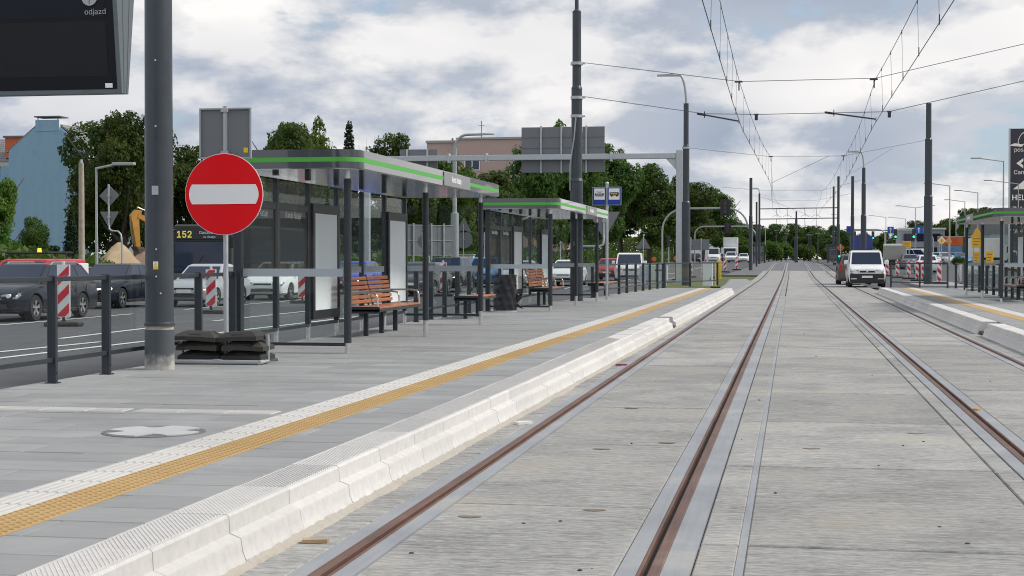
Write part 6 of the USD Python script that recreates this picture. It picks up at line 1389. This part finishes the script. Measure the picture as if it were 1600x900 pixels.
# bare twigs above the far shelter roof end
t = thing('bare_tree', 'leafless thin branches rising left of the pink block', 'tree', (-40.5, 150, 0)); g = random.Random(4); m = MB().tube([(0, 0, 0), (0, .1, 6), (.1, 0, 9)], [.18, .13, .05], 7)
for k in range(26):
    a = g.uniform(-2.6, 2.6); m.tube([(a * .25, g.uniform(-.5, .5), 7 + g.random() * 2), (a * .6, 0, 10.2 + g.random()), (a, g.uniform(-.4, .4), 11.6 + 1.6 * g.random())], [.03, .02, .008], 4)
obj('branches', m, M_bark, t)

# undergrowth below the roadside trees and the far wood that closes the view
def leaf_band(name, label, pts, n, size, mat, seed):
    g = np.random.default_rng(seed); p = pts(g, n); m = len(p)
    nn = g.normal(size=(m, 3)) + [0, -.3, .5]; nn /= np.linalg.norm(nn, axis=1, keepdims=True)
    a = np.cross(nn, g.normal(size=(m, 3))); a /= np.linalg.norm(a, axis=1, keepdims=True); b = np.cross(nn, a); s = size * (.6 + .8 * g.random((m, 1)))
    V = np.stack([p - a * s, p + b * s * .6, p + a * s, p - b * s * .6], 1).reshape(-1, 3); i = np.arange(m)[:, None] * 4
    return tag(obj(name, (V, np.vstack([i + [0, 1, 2], i + [0, 2, 3]])), mat), label, 'shrubs', kind='stuff')
def low(g, n):
    y = 55 + 300 * g.random(n) ** 1.3; x = -36 + 7.5 * g.random(n) + np.clip((y - 150) / 60, 0, 3) * 1.6; top = 1.0 + 1.6 * meshkit.fbm(np.c_[x * .5, y * .22, y * 0], 3, 5)
    return np.c_[x, y, zroad(y) - .1 + top * g.random(n) ** .7]
leaf_band('undergrowth', 'dark undergrowth below the roadside trees on the left', low, 26000, .24, M_leaf, 3)
def wood(g, n):
    x = -330 + 640 * g.random(n); y = 700 + 60 * g.random(n); top = 6.5 + 6.5 * meshkit.fbm(np.c_[x * .07, y * 0, y * 0], 4, 9)
    return np.c_[x, y, .6 + top * g.random(n) ** .6]
leaf_band('far_wood', 'far-off wood closing the view along the horizon', wood, 60000, .75, M_leaf, 4)

# what repeats carries a group
GROUPS = {'tram_rail': 'rails of the two tracks', 'platform_railing': 'glazed railings of the platforms', 'platform_shelter': 'shelters on the platforms', 'slatted_bench': 'wooden benches on the platforms', 'overhead_line_pole': 'poles of the tram line',
 'rubber_weight': 'rubber weights on the sign stand', 'direction_board': 'direction boards seen from behind', 'signal_arch': 'arches over the left carriageway', 'traffic_light': 'traffic lights', 'overhead_wire': 'wires over the tracks', 'steady_arm': 'steady arms of the contact wires', 'wire_clamp': 'clamps on the span wires',
 'wire_detector': 'sensors on the lower span wire', 'street_lamp': 'street lamps', 'far_pole': 'far poles beside the tracks', 'passing_car': 'cars on the road', 'parked_van': 'vans on the road', 'box_truck': 'trucks', 'hazard_board': 'striped boards on the road', 'yield_sign': 'signs seen from behind', 'priority_sign': 'priority signs',
 'warning_sign': 'warning signs', 'control_cabinet': 'roadside cabinets', 'warning_lamp': 'orange warning lamps', 'safety_barrier': 'yellow barriers', 'detour_sign': 'yellow detour signs', 'signal_gantry': 'signal bars over the right road', 'far_shelter': 'far tram shelters', 'leafy_tree': 'leafy trees', 'conifer_tree': 'conifers', 'bush': 'bushes'}
for pr_ in stage.GetPrimAtPath('/World').GetChildren():
    base = pr_.GetName().rstrip('0123456789').rstrip('_')
    if base in GROUPS and 'group' not in pr_.GetCustomData() and pr_.GetCustomDataByKey('category'): pr_.SetCustomDataByKey('group', GROUPS[base])
